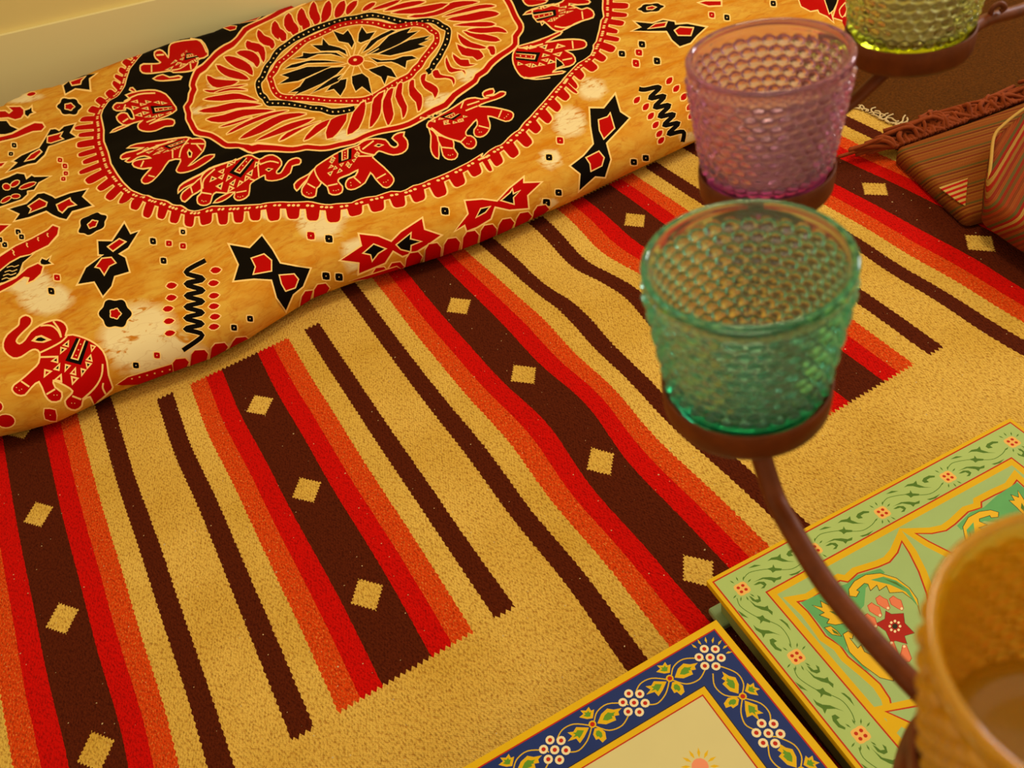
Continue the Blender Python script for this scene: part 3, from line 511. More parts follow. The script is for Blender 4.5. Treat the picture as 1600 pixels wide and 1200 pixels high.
motif(h2, [(120, 620), (340, 560), (480, 440), (560, 430), (660, 470), (700, 500), (880, 430), (1090, 380), (1030, 470), (1150, 570), (900, 640), (830, 740), (740, 720), (660, 690), (590, 650), (380, 730), (200, 775), (260, 690)], [[(370, 590), (500, 505), (590, 550), (580, 590), (390, 670), (410, 630)], [(725, 580), (880, 500), (890, 530), (940, 565), (850, 590), (780, 655), (745, 635)]])
motif(h1, [(180, 1150), (280, 1080), (500, 980), (540, 900), (630, 735), (690, 730), (740, 760), (800, 700), (930, 670), (870, 780), (950, 835), (800, 890), (610, 960), (560, 1060), (450, 1160), (350, 1180), (100, 1280), (230, 1165)], [[(600, 830), (720, 800), (770, 780), (740, 830), (780, 860), (640, 910), (600, 900)], [(400, 1070), (500, 1010), (520, 1030), (430, 1110), (330, 1140)]])
motif(h1, [(790, 180), (880, 110), (1050, 60), (1200, 45), (1110, 100), (1120, 240), (940, 220), (820, 290)], [[(880, 140), (1060, 80), (1010, 120), (1000, 160), (900, 175)]])
motif(h2, [(-40, 290), (120, 230), (220, 180), (310, 190), (330, 250), (400, 200), (430, 215), (620, 205), (480, 280), (430, 380), (340, 390), (345, 440), (280, 500), (-40, 600)])
for (x, y, rx, ry, ro) in ((85, 340, 45, 33, 0), (190, 300, 60, 24, -30), (345, 320, 105, 26, -20), (80, 500, 70, 26, -30), (200, 460, 55, 28, 0)): B.ell(crop(*h2, [(x, y)])[0], rx / 8, ry / 8, REDP, CRM, 1.3, ro, 10)
for cr, x, y, rx, ry, ro, ri in ((h1, 860, 440, 140, 98, 0, 52), (h2, 1165, 815, 185, 105, -28, 58), (h3, 1440, 1040, 190, 172, 0, 60), (m5, 240, 45, 80, 32, -4, 26)):
    p = crop(*cr, [(x, y)])[0]; s_ = cr[2]; B.ell(p, rx / s_, ry / s_, BLK, CRM, 2.0, ro, 48, 6, 0.09); B.ell(p, ri / s_, ri / s_ * ry / rx, REDP, CRM, 1.6, ro, 20, 5, 0.15)
def square(cr, x, y, c, r=4.6, ro=0):
    p = crop(*cr, [(x, y)])[0]; B.ell(p, r * 1.15, r, c, CRM, 1.7, ro + 45, 8, 4, 0.10); B.ell(p, 1.0, 0.9, CRM, n=5)
for cr, pts, c in ((c4, [(765, 118), (915, 70), (820, 220), (255, 365), (1250, 505), (1170, 550), (680, 740)], BLK), (c4, [(845, 130), (918, 148), (785, 690), (285, 300), (1555, 95)], REDP), ((0, 0, 3.2), [(70, 725), (55, 770), (915, 1160)], BLK), ((0, 0, 3.2), [(300, 800), (325, 830), (330, 868), (320, 900)], REDP),
                   (h2, [(230, 905), (270, 962), (60, 1060), (0, 1000)], BLK), (c3, [(870, 275), (970, 225), (1045, 305), (505, 785), (935, 815), (995, 795), (490, 1020), (555, 965)], BLK), (c3, [(955, 268), (940, 320), (560, 700)], REDP), (c5, [(365, 395), (945, 255), (350, 580), (415, 585), (1455, 215)], BLK), (c5, [(275, 380)], REDP), (m5, [(1045, 15), (740, 105)], BLK), (m5, [(640, 92)], REDP)):
    for x, y in pts: square(cr, x, y, c, {c5: 6.2, c3: 5.4, h2: 4.2, m5: 4.5}.get(cr, 5.0 if cr == c4 else 3.9))
square((0, 470, 5.455), 428, 968, REDP, 10)
motif(m4, [(60, 595), (215, 490), (195, 405), (330, 420), (430, 460), (500, 390), (655, 290), (670, 370), (790, 410), (700, 470), (620, 520), (510, 560), (440, 520), (380, 610), (190, 690), (195, 610)], [[(230, 540), (300, 480), (380, 510), (330, 540), (290, 590), (280, 550)], [(470, 480), (570, 400), (565, 440), (640, 455), (570, 480), (565, 525), (500, 510)]], REDP, BLK)
motif(m4, [(900, 375), (1000, 255), (975, 160), (1100, 150), (1210, 165), (1300, 70), (1400, -10), (1400, 30), (1530, 25), (1430, 120), (1440, 215), (1300, 225), (1190, 200), (1160, 290), (1060, 350), (985, 375), (970, 330)], [[(1060, 275), (1090, 220), (1150, 205), (1120, 240)], [(1245, 155), (1310, 100), (1320, 80), (1325, 115), (1370, 90), (1325, 135), (1330, 180)]], REDP, BLK)
motif(c3, [(835, 475), (860, 560), (905, 590), (850, 650), (790, 715), (815, 800), (790, 890), (740, 885), (660, 955), (665, 870), (615, 830), (680, 780), (730, 720), (715, 630), (710, 540), (780, 540)], [[(755, 600), (800, 585), (810, 570), (830, 640), (780, 690), (760, 650)], [(695, 790), (755, 760), (780, 790), (770, 830), (720, 855), (715, 820)]])
motif(m5, [(135, 140), (250, 155), (320, 130), (395, 145), (400, 165), (480, 155), (600, 170), (540, 230), (500, 280), (430, 305), (380, 260), (345, 205), (250, 210), (120, 205), (180, 180)], [[(230, 190), (270, 160), (340, 150), (330, 175)], [(400, 200), (430, 180), (515, 180), (500, 225), (420, 225)]])
def squiggle(cr, a, b, amp, n, w, tail0, tail1):
    a, b = np.array(crop(*cr, [a, b])); d = b - a; nn = np.array([-d[1], d[0]]) / np.linalg.norm(d); pts = [crop(*cr, [tail0])[0]]
    for i in range(2 * n): pts.append(a + d * (i + .5) / (2 * n) + nn * amp / cr[2] * (1 if i % 2 else -1))
    pts.append(crop(*cr, [tail1])[0]); B.stroke(pts, w + 2.6, CRM, 5); B.stroke(pts, w, BLK, 5)
squiggle(c4, (975, 265), (968, 600), -44, 6, 7.4, (1030, 218), (915, 665)); squiggle(c3, (1010, 420), (1155, 690), -36, 6, 7.0, (955, 445), (1180, 715))
for cr, pts, ro, rx, ry in ((c4, [(860, 343), (857, 400), (840, 455), (845, 517), (850, 578), (1080, 265), (1068, 327), (1070, 390), (1070, 443), (1075, 495), (1070, 545)], -8, 8.6, 4.6), (c3, [(1107, 405), (1142, 445), (1180, 485), (1210, 535), (1220, 580), (945, 500), (990, 535), (1015, 580), (1040, 625), (1060, 670), (1070, 705)], -50, 7, 4.2)):
    for p in pts:
        q = crop(*cr, [p])[0]; r = math.radians(ro); d = np.array([math.cos(r), math.sin(r)]) * rx; B.leaf(np.array([q - d, q, q + d]), ry * 2, REDP, CRM, 1.6, 2, 0.9)
motif(h1, [(-40, 500), (60, 500), (110, 540), (160, 500), (100, 440), (250, 450), (310, 510), (260, 590), (190, 610), (100, 580), (-40, 590)], c=REDP); motif(h1, [(310, 500), (370, 480), (390, 460), (395, 510), (415, 520), (370, 540), (345, 575), (310, 545)])
motif(h1, [(-40, 630), (80, 630), (130, 700), (240, 740), (120, 790), (-40, 800)]); motif(h1, [(-40, 840), (150, 790), (300, 710), (430, 650), (520, 650), (545, 690), (510, 740), (400, 745), (200, 830), (-40, 895)], c=REDP)
motif(h3, [(-40, 350), (200, 200), (400, 110), (600, 0), (660, -60), (740, -20), (720, 60), (600, 180), (400, 270), (200, 400), (-40, 510)], c=REDP); motif(h3, [(-40, 540), (120, 400), (250, 330), (400, 295), (280, 400), (240, 530), (150, 620), (-40, 660)])
for y in (440, 500, 545, 590): B.stroke(crop(*h3, [(20 + (590 - y) * .4, y + 20), (80 + (590 - y) * .4, y), (120 + (590 - y) * .4, y + 12), (190 + (590 - y) * .3, y - 10)]), 1.3, CRM)
for x, y in ((170, 280), (345, 190), (485, 120), (605, 70)): B.stroke(crop(*h3, [(x - 15, y - 25), (x + 10, y - 5), (x - 5, y + 5), (x + 10, y + 25)]), 1.4, CRM)
motif(h3, [(-40, 700), (200, 600), (350, 480), (480, 425), (540, 460), (510, 540), (420, 620), (350, 650), (370, 590), (300, 580), (150, 680), (-40, 780)], c=REDP); motif(h3, [(510, 400), (530, 360), (590, 385), (635, 345), (610, 395), (650, 425), (560, 440), (520, 430)], w=2.1)
motif(h2, [(-40, 830), (120, 830), (-40, 950)], c=REDP); motif(h2, [(-40, 60), (70, 50), (30, 90), (-40, 110)], c=REDP); B.ell((9, 661), 14, 11, REDP, CRM, 2, 0, 16); B.ell((-3, 637), 7, 8, REDP, CRM, 2, 0, 10); B.ell((48, 145), 7, 2.6, REDP, CRM, 1, -12, 10)
# second drip border, rolled round the front edge
strip = crop(*c4, [(585, 838), (700, 772), (800, 745), (870, 705), (945, 690), (1060, 640), (1180, 600), (1300, 560), (1330, 600), (1150, 700), (900, 800), (700, 850)])
for x, y in ((905, 740), (1000, 695), (1100, 660), (1205, 630)): B.fill(crop(*c4, [(x - 45, y + 60), (x - 42, y - 10), (x - 25, y - 30), (x + 22, y - 35), (x + 40, y - 15), (x + 42, y + 40)]), REDP, CRM, 1.8)
B.fill(crop(*c4, [(585, 838), (640, 800), (760, 765), (860, 735), (870, 790), (700, 850)]), REDP, CRM, 1.6)
for i in range(6): B.ell(crop(*c4, [(660 + i * 38, 808 - i * 9)])[0], 1.5, 1.3, CRM, n=6)
for x, y in ((700, 545), (790, 495), (885, 450), (980, 425), (1075, 390), (1165, 360), (1255, 330), (1345, 300), (1432, 265), (620, 570), (270, 690), (330, 655)): B.fill(crop(*c5, [(x - 42, y + 60), (x - 40, y - 5), (x - 22, y - 32), (x + 18, y - 38), (x + 38, y - 15), (x + 40, y + 40)]), REDP, CRM, 1.8)
B.fill(crop(*c5, [(470, 605), (560, 575), (700, 530), (730, 560), (620, 590), (560, 600)]), REDP, CRM, 1.5)
# end border on the right
B.fill(crop(*m5, [(1210, -20), (1230, 40), (1290, 70), (1340, 60), (1350, 80), (1400, 100), (1440, 140), (1420, 60), (1380, -20)]), REDP, CRM, 1.8); B.fill(crop(*m5, [(1380, -20), (1480, -20), (1440, 60), (1415, 80)]), BLK, CRM, 1.6); B.fill(crop(*m5, [(1480, -20), (1600, -20), (1600, 240), (1500, 130), (1440, 110)]), REDP, CRM, 1.8); B.stroke(crop(*m5, [(1520, 10), (1480, 60), (1500, 110), (1530, 60), (1520, 10)]), 1.6, CRM)
motif(m5, [(560, 15), (600, 5), (700, 0), (700, 25), (620, 30)], c=REDP)

BU0, BU1 = -1.62, 2.35
wmax = PR + 1.30
pr_ = on_plane([(1305, 150), (1329, 45), (1329, 0)], 0.05)[:, :2]; RU, RV = pr_ @ EU, pr_ @ EV; rl = np.polyfit(RV, RU, 1)
def bed_keep(Cc):
    v = np.where(Cc[:, 1] < PR, v_front(Cc[:, 0]) + BR * 0.6, v_front(Cc[:, 0]) + BR + Cc[:, 1] - PR)
    y_ = Cc[:, 0] * EU[1] + v * EV[1]
    return (Cc[:, 0] < np.polyval(rl, v)) & (v < v_back(Cc[:, 0]) + 0.05) & (y_ < 2.695)
# pale, undyed patches of the cloth (seen as soft cream blotches)
pale = [(265, 560, 62, 40), (215, 520, 60, 45), (70, 465, 40, 22), (40, 440, 40, 18), (360, 560, 40, 22), (500, 345, 34, 26), (560, 400, 24, 26), (480, 330, 40, 14), (590, 435, 22, 14), (835, 290, 14, 10), (890, 190, 24, 22), (925, 140, 20, 16), (860, 245, 14, 14), (860, 320, 14, 8), (790, 375, 22, 12), (1080, 218, 14, 9), (430, 12, 26, 12), (345, 130, 20, 10), (390, 95, 24, 10), (560, 210, 60, 9), (700, 160, 40, 12), (740, 120, 26, 10), (25, 150, 40, 8), (330, 170, 40, 6), (470, 330, 16, 12), (420, 335, 12, 9), (540, 330, 10, 12)]
pd_ = bed_dom(np.array([(p[0], p[1]) for p in pale])); pr2 = bed_dom(np.array([(p[0] + p[2], p[1]) for p in pale])); pr3 = bed_dom(np.array([(p[0], p[1] - p[3]) for p in pale]))
def pale_f(V):
    o = np.zeros(len(V))
    for c, a, b in zip(pd_, pr2, pr3):
        e1, e2 = a - c, b - c; Mi = np.linalg.pinv(np.c_[e1, e2]); q = (V - c) @ Mi.T; o = np.maximum(o, np.clip(1.6 * np.exp(-1.1 * (q ** 2).sum(1)) - 0.12, 0, 1))
    return o
def cloth(name, c):
    k = N(name, 0.75); k.base(srgb(c)); k.b.inputs['Specular IOR Level'].default_value = 0.04; v = k.coord(); k.bump(k.noise(v, 900, 2), 0.15, 0.0004); return k
k = N('batik_ochre', 0.75); k.b.inputs['Specular IOR Level'].default_value = 0.12; uvn = k.n('ShaderNodeUVMap', uv_map='UVMap').outputs[0]
mp = k.n('ShaderNodeMapping'); k.put(mp.inputs[0], uvn); mp.inputs['Scale'].default_value = (1, 1.9, 1); mp.inputs['Rotation'].default_value = (0, 0, 0.75)
n1 = k.noise(mp.outputs[0], 9, 5, 0.62, dist=0.6); n2 = k.noise(mp.outputs[0], 26, 4, 0.6, dist=1.2)
c = k.mix(k.maprange(n1, 0.35, 0.66), srgb('#cb800f'), srgb('#d9aa42')); c = k.mix(k.maprange(n2, 0.50, 0.80), c, srgb('#bd6806'))
at_ = k.n('ShaderNodeAttribute', attribute_name='pale'); fp = k.math('MULTIPLY', at_.outputs['Fac'], k.maprange(n2, 0.72, 0.52)); fp = k.maprange(fp, 0.18, 0.62); c = k.mix(fp, c, srgb('#ead6a6'))
cr_ = k.n('ShaderNodeTexVoronoi', feature='DISTANCE_TO_EDGE'); k.put(cr_.inputs['Vector'], k.mix(0.12, mp.outputs[0], k.noise(mp.outputs[0], 12, 3, out='Color'))); cr_.inputs['Scale'].default_value = 22
c = k.mix(k.math('MULTIPLY', k.maprange(cr_.outputs['Distance'], 0.035, 0.0), 0.22), c, srgb('#a85f0e'))
k.base(c); k.bump(k.noise(k.coord(), 900, 2), 0.15, 0.0004); M_OCH = k.m
M_BED = [M_OCH, cloth('batik_red', '#b40402').m, cloth('batik_black', '#0c0704').m, cloth('batik_wax_line', '#fdd588').m]
bed = B.build('batik_bedspread', (BU0, BU1, 0.0, wmax), 0.02, bed_surf, M_BED, OCH, None, bed_keep, {'pale': pale_f})
# hem down to the floor on the cut sides
bm = bmesh.new(); bm.from_mesh(bed.data); be = [e for e in bm.edges if e.is_boundary and max(q.co.z for q in e.verts) > 0.004]
g = bmesh.ops.extrude_edge_only(bm, edges=be)
for q in g['geom']:
    if isinstance(q, bmesh.types.BMVert): q.co.z = 0.002
bm.to_mesh(bed.data); bm.free(); bed.data.shade_smooth()
tag(bed, 'ochre batik bedspread with red elephants marching round a black sun medallion', 'bedspread')
# ================================================================ painted boxes
def paint(name, c, amount=0.08): return vary(name, c, amount, 25, 0.5, 0.12, 90, 0.12)
ZB = 0.07
def frame(c, r, flip):
    O, A = on_plane([c, r], ZB)[:, :2]; ea = (A - O) / np.linalg.norm(A - O); eb = np.array([-ea[1], ea[0]]) if flip else np.array([ea[1], -ea[0]])
    return O, ea, eb
def painted_box(name, O, ea, eb, flip, La, Lb, pr, mats, side, label, foot):
    xd = -ea if flip else ea; e = empty(name, (O[0], O[1], 0.002)); e.rotation_euler = (0, 0, math.atan2(xd[1], xd[0])); sg = -1 if flip else 1
    x0, x1 = sorted((0, sg * La))
    slab('body', x0 + 0.011, x1 - 0.011, -Lb + 0.011, -0.011, 0.006, ZB - 0.002, [side], e, 0.002)
    top = pr.build('painted_top', (0, La, 0, Lb), 0.03, lambda V: np.c_[sg * V[:, 0], -V[:, 1], np.full(len(V), ZB)], mats, 0, e)
    bm = bmesh.new(); bm.from_mesh(top.data); g = bmesh.ops.extrude_edge_only(bm, edges=[q for q in bm.edges if q.is_boundary])
    for q in g['geom']:
        if isinstance(q, bmesh.types.BMVert): q.co.z = ZB - 0.010
    bmesh.ops.recalc_face_normals(bm, faces=bm.faces); bm.to_mesh(top.data); bm.free(); top.data.shade_flat()
    for fx in (x0 + 0.004, x1 - 0.034):
        for fy in (-Lb + 0.004, -0.034 + 0.008): slab('foot', fx - 0.004, fx + 0.034, fy - 0.004, fy + 0.026, 0.0, 0.011, [foot], e, 0.003)
    return tag(e, label, 'box')
def cart(O, ea, eb): return lambda px: (lambda q: np.c_[q @ ea, q @ eb])(on_plane(np.asarray(px, float), ZB)[:, :2] - O)
# ---------- green box
GO, gea, geb = frame((1104, 909), (1578, 655), False); LG = 0.457; gl = cart(GO, gea, geb)
YEL, RDL, GRN, PALE, LEAFG, YLF, MID, PCH, DRED, PNK, INK, CRB = 0, 1, 2, 3, 4, 5, 6, 7, 8, 9, 10, 11
GM = [paint('box_yellow', '#d6aa08'), paint('box_red_line', '#b5280c'), paint('box_light_green', '#a4bc70'), paint('box_pale_green', '#9cb676'), paint('box_leaf_green', '#4f7226'), paint('box_leaf_yellow', '#e0b122'), paint('box_mid_green', '#5fa565', 0.2), paint('box_peach', '#e5b25c'), paint('box_crimson', '#a81e12'), paint('box_pink', '#e07a55'), paint('box_ink', '#2b2a10'), paint('box_cream_dot', '#efdcae')]
g = Print()
rect = lambda d, c: g.add([(d, d), (LG - d, d), (LG - d, LG - d), (d, LG - d)], c)
rect(0.0045, RDL); rect(0.0063, GRN); rect(0.0470, RDL); rect(0.0488, YEL); rect(0.0565, PALE)
# corner cartouches, mirrored four times
q4 = (1240, 840, 4)
outline = [(675, 30), (650, 100), (600, 160), (530, 190), (400, 230), (362, 265), (340, 285), (290, 275), (200, 328), (100, 395), (25, 408), (90, 470), (150, 550), (200, 620), (290, 680), (340, 750), (450, 840), (540, 920), (600, 1010), (632, 1155), (740, 1000), (790, 900), (830, 780), (850, 640), (850, 500), (830, 360), (780, 220), (720, 100)]
shapes = []
def gs_(pts, c, smooth=0, grow=0.0, line=None, lw=0.0011):
    P = gl(crop(*q4, pts)); P = catmull(P, smooth, True) if smooth else P
    if grow: P = Print.offset(P, grow)
    if line is not None: shapes.append((Print.offset(P, lw), line))
    shapes.append((P, c))
gs_(outline, YEL, 0, 0.0088); gs_(outline, RDL, 0, 0.0010); gs_(outline, PALE, 0, -0.0008)
gs_([(45, 412), (200, 338), (330, 295), (400, 240), (540, 200), (570, 225), (450, 320), (440, 430), (360, 520), (330, 600), (330, 700), (480, 850), (440, 830), (300, 690), (215, 620), (160, 545)], MID)
gs_([(345, 330), (350, 370), (390, 375), (408, 345), (390, 335), (440, 290), (465, 295), (480, 335), (520, 300), (535, 335), (580, 305), (600, 350), (680, 345), (740, 390), (775, 430), (790, 490), (770, 390), (720, 320), (640, 260), (540, 230), (450, 240), (380, 280)], YLF, 0, 0, INK, 0.0007)
gs_([(480, 270), (560, 250), (640, 275), (720, 330), (780, 440), (700, 345), (600, 300)], MID); gs_([(560, 262), (640, 285), (700, 330), (640, 300)], LEAFG)
gs_([(120, 430), (180, 445), (170, 405), (215, 430), (225, 405), (270, 450), (330, 500), (320, 540), (260, 550), (210, 540), (225, 515), (165, 490), (195, 475)], YLF, 0, 0, INK, 0.0007); gs_([(220, 465), (270, 470), (320, 510), (270, 495)], LEAFG)
gs_([(195, 570), (230, 560), (270, 590), (295, 620), (240, 610)], YLF, 0, 0, INK, 0.0007); gs_([(235, 575), (270, 595), (290, 618), (250, 602)], LEAFG)
gs_([(310, 610), (340, 592), (370, 610), (365, 637), (345, 630), (400, 700), (420, 680), (440, 720), (480, 740), (560, 820), (620, 880), (620, 900), (540, 880), (430, 800), (350, 720)], YLF, 0, 0, INK, 0.0007)
gs_([(575, 465), (610, 485), (685, 480), (692, 540), (752, 602), (690, 620), (707, 670), (635, 650), (608, 660), (575, 590), (512, 545), (570, 515)], DRED, 0, 0, INK, 0.0004)
for a in range(8): x, y = 632 + 32 * math.cos(a * .785), 560 + 32 * math.sin(a * .785); gs_([(x + 9 * math.cos(b_ * 1.05), y + 9 * math.sin(b_ * 1.05)) for b_ in range(6)], CRB)
gs_([(632 + 18 * math.cos(b_ * .785), 560 + 18 * math.sin(b_ * .785)) for b_ in range(8)], INK)
for x, y, ro in ((505, 460, .5), (555, 415, .6), (640, 418, .5), (702, 730, -2.6), (622, 708, -2.2), (478, 528, 0.2)):
    heart = [(-42, -28), (-18, -46), (5, -30), (28, -20), (44, 30), (36, 42), (10, 30), (-30, 5)] if ro > -1 else [(-20, -50), (0, -52), (32, 30), (20, 50), (-25, 50), (-36, 20)]
    gs_([(x + a, y + b_) for a, b_ in heart], PNK, 0, 0, DRED, 0.0006); e_ = (x + 34, y + 32) if ro > -1 else (x - 12, y - 44); gs_([(e_[0] + 9 * math.cos(b_ * 1.05), e_[1] + 9 * math.sin(b_ * 1.05)) for b_ in range(6)], CRB)
for mx in (0, 1):
    for my in (0, 1):
        for P, c in shapes:
            Q = P.copy()
            if mx: Q[:, 0] = LG - Q[:, 0]
            if my: Q[:, 1] = LG - Q[:, 1]
            g.add(Q, c)
# border scroll: one module between two flowers, repeated round the four sides
mod = []; gb = (1340, 650, 6); f0 = gl(crop(*gb, [(260, 930)]))[0]
for pts, c in (([(455, 690), (490, 660), (545, 650), (570, 625), (580, 660), (650, 685), (720, 690), (600, 692), (540, 677), (490, 678)], LEAFG), ([(460, 755), (510, 740), (515, 715), (535, 745), (600, 750), (595, 766), (545, 770), (520, 787), (500, 768)], LEAFG), ([(745, 580), (690, 578), (640, 602), (625, 630), (650, 648), (692, 640), (668, 620), (700, 600), (745, 594)], LEAFG), ([(285, 752), (340, 722), (405, 724), (340, 742)], LEAFG),
               ([(345, 872), (430, 828), (500, 823), (560, 830), (605, 813), (602, 840), (560, 850), (545, 872), (520, 852), (440, 840), (380, 858)], LEAFG), ([(355, 892), (400, 864), (450, 864), (477, 885), (460, 917), (428, 922), (452, 895), (420, 880), (380, 892)], LEAFG), ([(670, 802), (730, 784), (797, 750), (755, 792), (700, 808)], LEAFG)): mod.append((gl(crop(*gb, pts)) - f0, c))
stem_px = catmull(crop(*gb, [(815, 650), (780, 700), (700, 750), (600, 760), (500, 755), (400, 765), (300, 790), (255, 840)]), 3); stem_ = gl(stem_px) - f0
def put_border(pr, fn):
    for P, c in mod: pr.add(fn(P), c)
    pr.stroke(fn(stem_), 0.0009, LEAFG, 0)
def flower(pr, c):
    for i in range(12):
        a = i * math.pi / 6 + 0.2
        if abs(math.sin(a - 0.3)) < 0.45: continue
        d = np.array([math.cos(a), math.sin(a)]); n_ = np.array([-d[1], d[0]]); c0 = np.array(c)
        pr.add([c0 + d * 0.0105, c0 + d * 0.014 + n_ * 0.0009, c0 + d * 0.0172, c0 + d * 0.014 - n_ * 0.0009], LEAFG)
    a = np.linspace(0, 2 * math.pi, 16, endpoint=False); k_ = 0.0088 * (1 + 0.12 * np.cos(4 * a)); pr.add(np.c_[c[0] + k_ * np.cos(a + .78), c[1] + k_ * np.sin(a + .78)], PCH)
    for dx, dy in ((-1, -1), (1, -1), (1, 1), (-1, 1)): pr.add([(c[0] + dx * 0.0031 + 0.0021 * math.cos(t), c[1] + dy * 0.0031 + 0.0021 * math.sin(t)) for t in np.arange(0, 6.28, 0.9)], RDL)
fpos = [0.028, 0.129, 0.2285, 0.328, 0.429]
for i in range(4):
    o = fpos[i]
    put_border(g, lambda P: np.c_[P[:, 0] + o, P[:, 1] + 0.031]); put_border(g, lambda P: np.c_[P[:, 0] + o, LG - 0.031 - P[:, 1]])
    put_border(g, lambda P: np.c_[P[:, 1] + 0.027, P[:, 0] + o]); put_border(g, lambda P: np.c_[LG - 0.027 - P[:, 1], P[:, 0] + o])
for i in fpos:
    flower(g, (i, 0.030)); flower(g, (i, LG - 0.030))
    if 0.05 < i < 0.4: flower(g, (0.026, i)); flower(g, (LG - 0.026, i))
M_GSIDE = paint('box_green_side', '#8a9a58', 0.2); M_FOOT = paint('box_foot_green', '#7f9468', 0.35)
painted_box('painted_box', GO, gea, geb, False, LG, LG, g, GM, M_GSIDE, 'pale green painted wooden box with yellow bands and red flowers', M_FOOT)
# ---------- blue box
BO, bea, beb = frame((1119, 970), (727, 1199), True); bl_ = cart(BO, bea, beb); LA, LB = 0.457, 0.355
NAVY, YEL2, RD2, CRMB, WHT, GLF, PNK2, DK = 1, 0, 2, 3, 4, 5, 6, 7
BM = [paint('tray_yellow', '#daae08'), paint('tray_blue', '#1c2f70', 0.2), paint('tray_red', '#b5200f'), paint('tray_cream', '#cfc48e', 0.03), paint('tray_white', '#ead9ae'), paint('tray_green', '#5f9028', 0.2), paint('tray_pink', '#e58d6a'), paint('tray_dark_line', '#231a24')]
p = Print(); rect2 = lambda d, c: p.add([(d, d), (LA - d, d), (LA - d, LB - d), (d, LB - d)], c)
rect2(0.0080, RD2); rect2(0.0095, NAVY); rect2(0.0570, DK); rect2(0.0580, YEL2); rect2(0.0645, RD2); rect2(0.0660, CRMB)
bb = (720, 960, 4); c1_ = bl_(crop(*bb, [(1090, 555)]))[0]; mod2 = []; vine = []
for pts in ([(1100, 500), (1130, 440), (1200, 405), (1300, 412)], [(1180, 570), (1240, 560), (1290, 500), (1312, 420)], [(1325, 385), (1340, 330), (1400, 285), (1500, 280), (1530, 290)], [(1330, 415), (1420, 440), (1500, 410), (1540, 340)]): vine.append(bl_(catmull(crop(*bb, pts), 4)) - c1_)
for pts in ([(1315, 370), (1280, 375), (1230, 365), (1255, 345), (1235, 325), (1270, 325), (1285, 303), (1300, 325), (1320, 318)], [(1345, 400), (1365, 345), (1400, 312), (1440, 318), (1490, 308), (1470, 330), (1478, 350), (1450, 355), (1460, 380), (1400, 405)], [(1295, 425), (1270, 480), (1245, 517), (1220, 490), (1168, 507), (1195, 475), (1163, 455), (1200, 450), (1215, 423)], [(1330, 430), (1360, 423), (1397, 450), (1407, 490), (1385, 512), (1360, 490), (1343, 497), (1323, 465)]):
    P = bl_(crop(*bb, pts)) - c1_; mod2.append((P, YEL2)); hub = bl_(crop(*bb, [(1315, 405)]))[0] - c1_; m_ = P.mean(0) * 0.85 + hub * 0.15; mod2.append((m_ + (P - m_) * 0.52, GLF))
hub = bl_(crop(*bb, [(1315, 405)]))[0] - c1_
def disc(pr, c, r, m, n=10): pr.add([(c[0] + r * math.cos(t), c[1] + r * math.sin(t)) for t in np.linspace(0, 2 * math.pi, n, endpoint=False)], m)
def put2(fn):
    for v_ in vine: p.stroke(fn(v_), 0.0013, YEL2, 0)
    for P, c in mod2: p.add(fn(P), c)
    h_ = fn(hub[None])[0]; disc(p, h_, 0.0042, YEL2); disc(p, h_, 0.0026, RD2)
def cluster(c):
    for i in range(7):
        a = i * math.pi / 3 + 0.45; q = (c[0], c[1]) if i == 6 else (c[0] + 0.0118 * math.cos(a), c[1] + 0.0118 * math.sin(a)); disc(p, q, 0.0049, WHT, 12); disc(p, q, 0.0024, RD2, 8)
ca = [0.033, 0.131, 0.2285, 0.326, 0.424]; cb = [0.034, 0.1335, 0.225, 0.321]
for i in range(4): put2(lambda P: np.c_[P[:, 0] + ca[i + 1], P[:, 1] + 0.0335]); put2(lambda P: np.c_[P[:, 0] + ca[i + 1], LB - 0.0335 - P[:, 1]])
for i in range(3): put2(lambda P: np.c_[P[:, 1] + 0.0335, P[:, 0] * 0.95 + cb[i + 1]]); put2(lambda P: np.c_[LA - 0.0335 - P[:, 1], P[:, 0] * 0.95 + cb[i + 1]])
for i in ca: cluster((i, 0.034)); cluster((i, LB - 0.034))
for i in cb[1:-1]: cluster((0.034, i)); cluster((LA - 0.034, i))
for cx, cy, sx, sy in ((0.033, 0.034, -1, -1), (LA - 0.033, 0.034, 1, -1), (0.033, LB - 0.034, -1, 1), (LA - 0.033, LB - 0.034, 1, 1)):
    for i in range(7):
        a = math.atan2(sy, sx) + (i - 3) * 0.36; d = np.array([math.cos(a), math.sin(a)]); n_ = np.array([-d[1], d[0]]); c0 = np.array((cx, cy))
        p.add([c0 + d * 0.0175, c0 + d * 0.021 + n_ * 0.0017, c0 + d * 0.0255, c0 + d * 0.021 - n_ * 0.0008], YEL2)
fc = bl_([(1094, 1199)])[0]
for i in range(12):
    a = i * math.pi / 6; d = np.array([math.cos(a), math.sin(a)]); n_ = np.array([-d[1], d[0]]); p.add([fc + d * 0.009, fc + d * 0.014 + n_ * 0.0016, fc + d * 0.0195, fc + d * 0.014 - n_ * 0.0016], YEL2)
disc(p, fc, 0.0085, PNK2, 14)
M_BSIDE = paint('tray_side_blue', '#26325c', 0.2)
painted_box('painted_box', BO, bea, beb, True, LA, LB, p, BM, M_BSIDE, 'dark blue painted wooden box with grape border and cream centre panel', M_BSIDE)
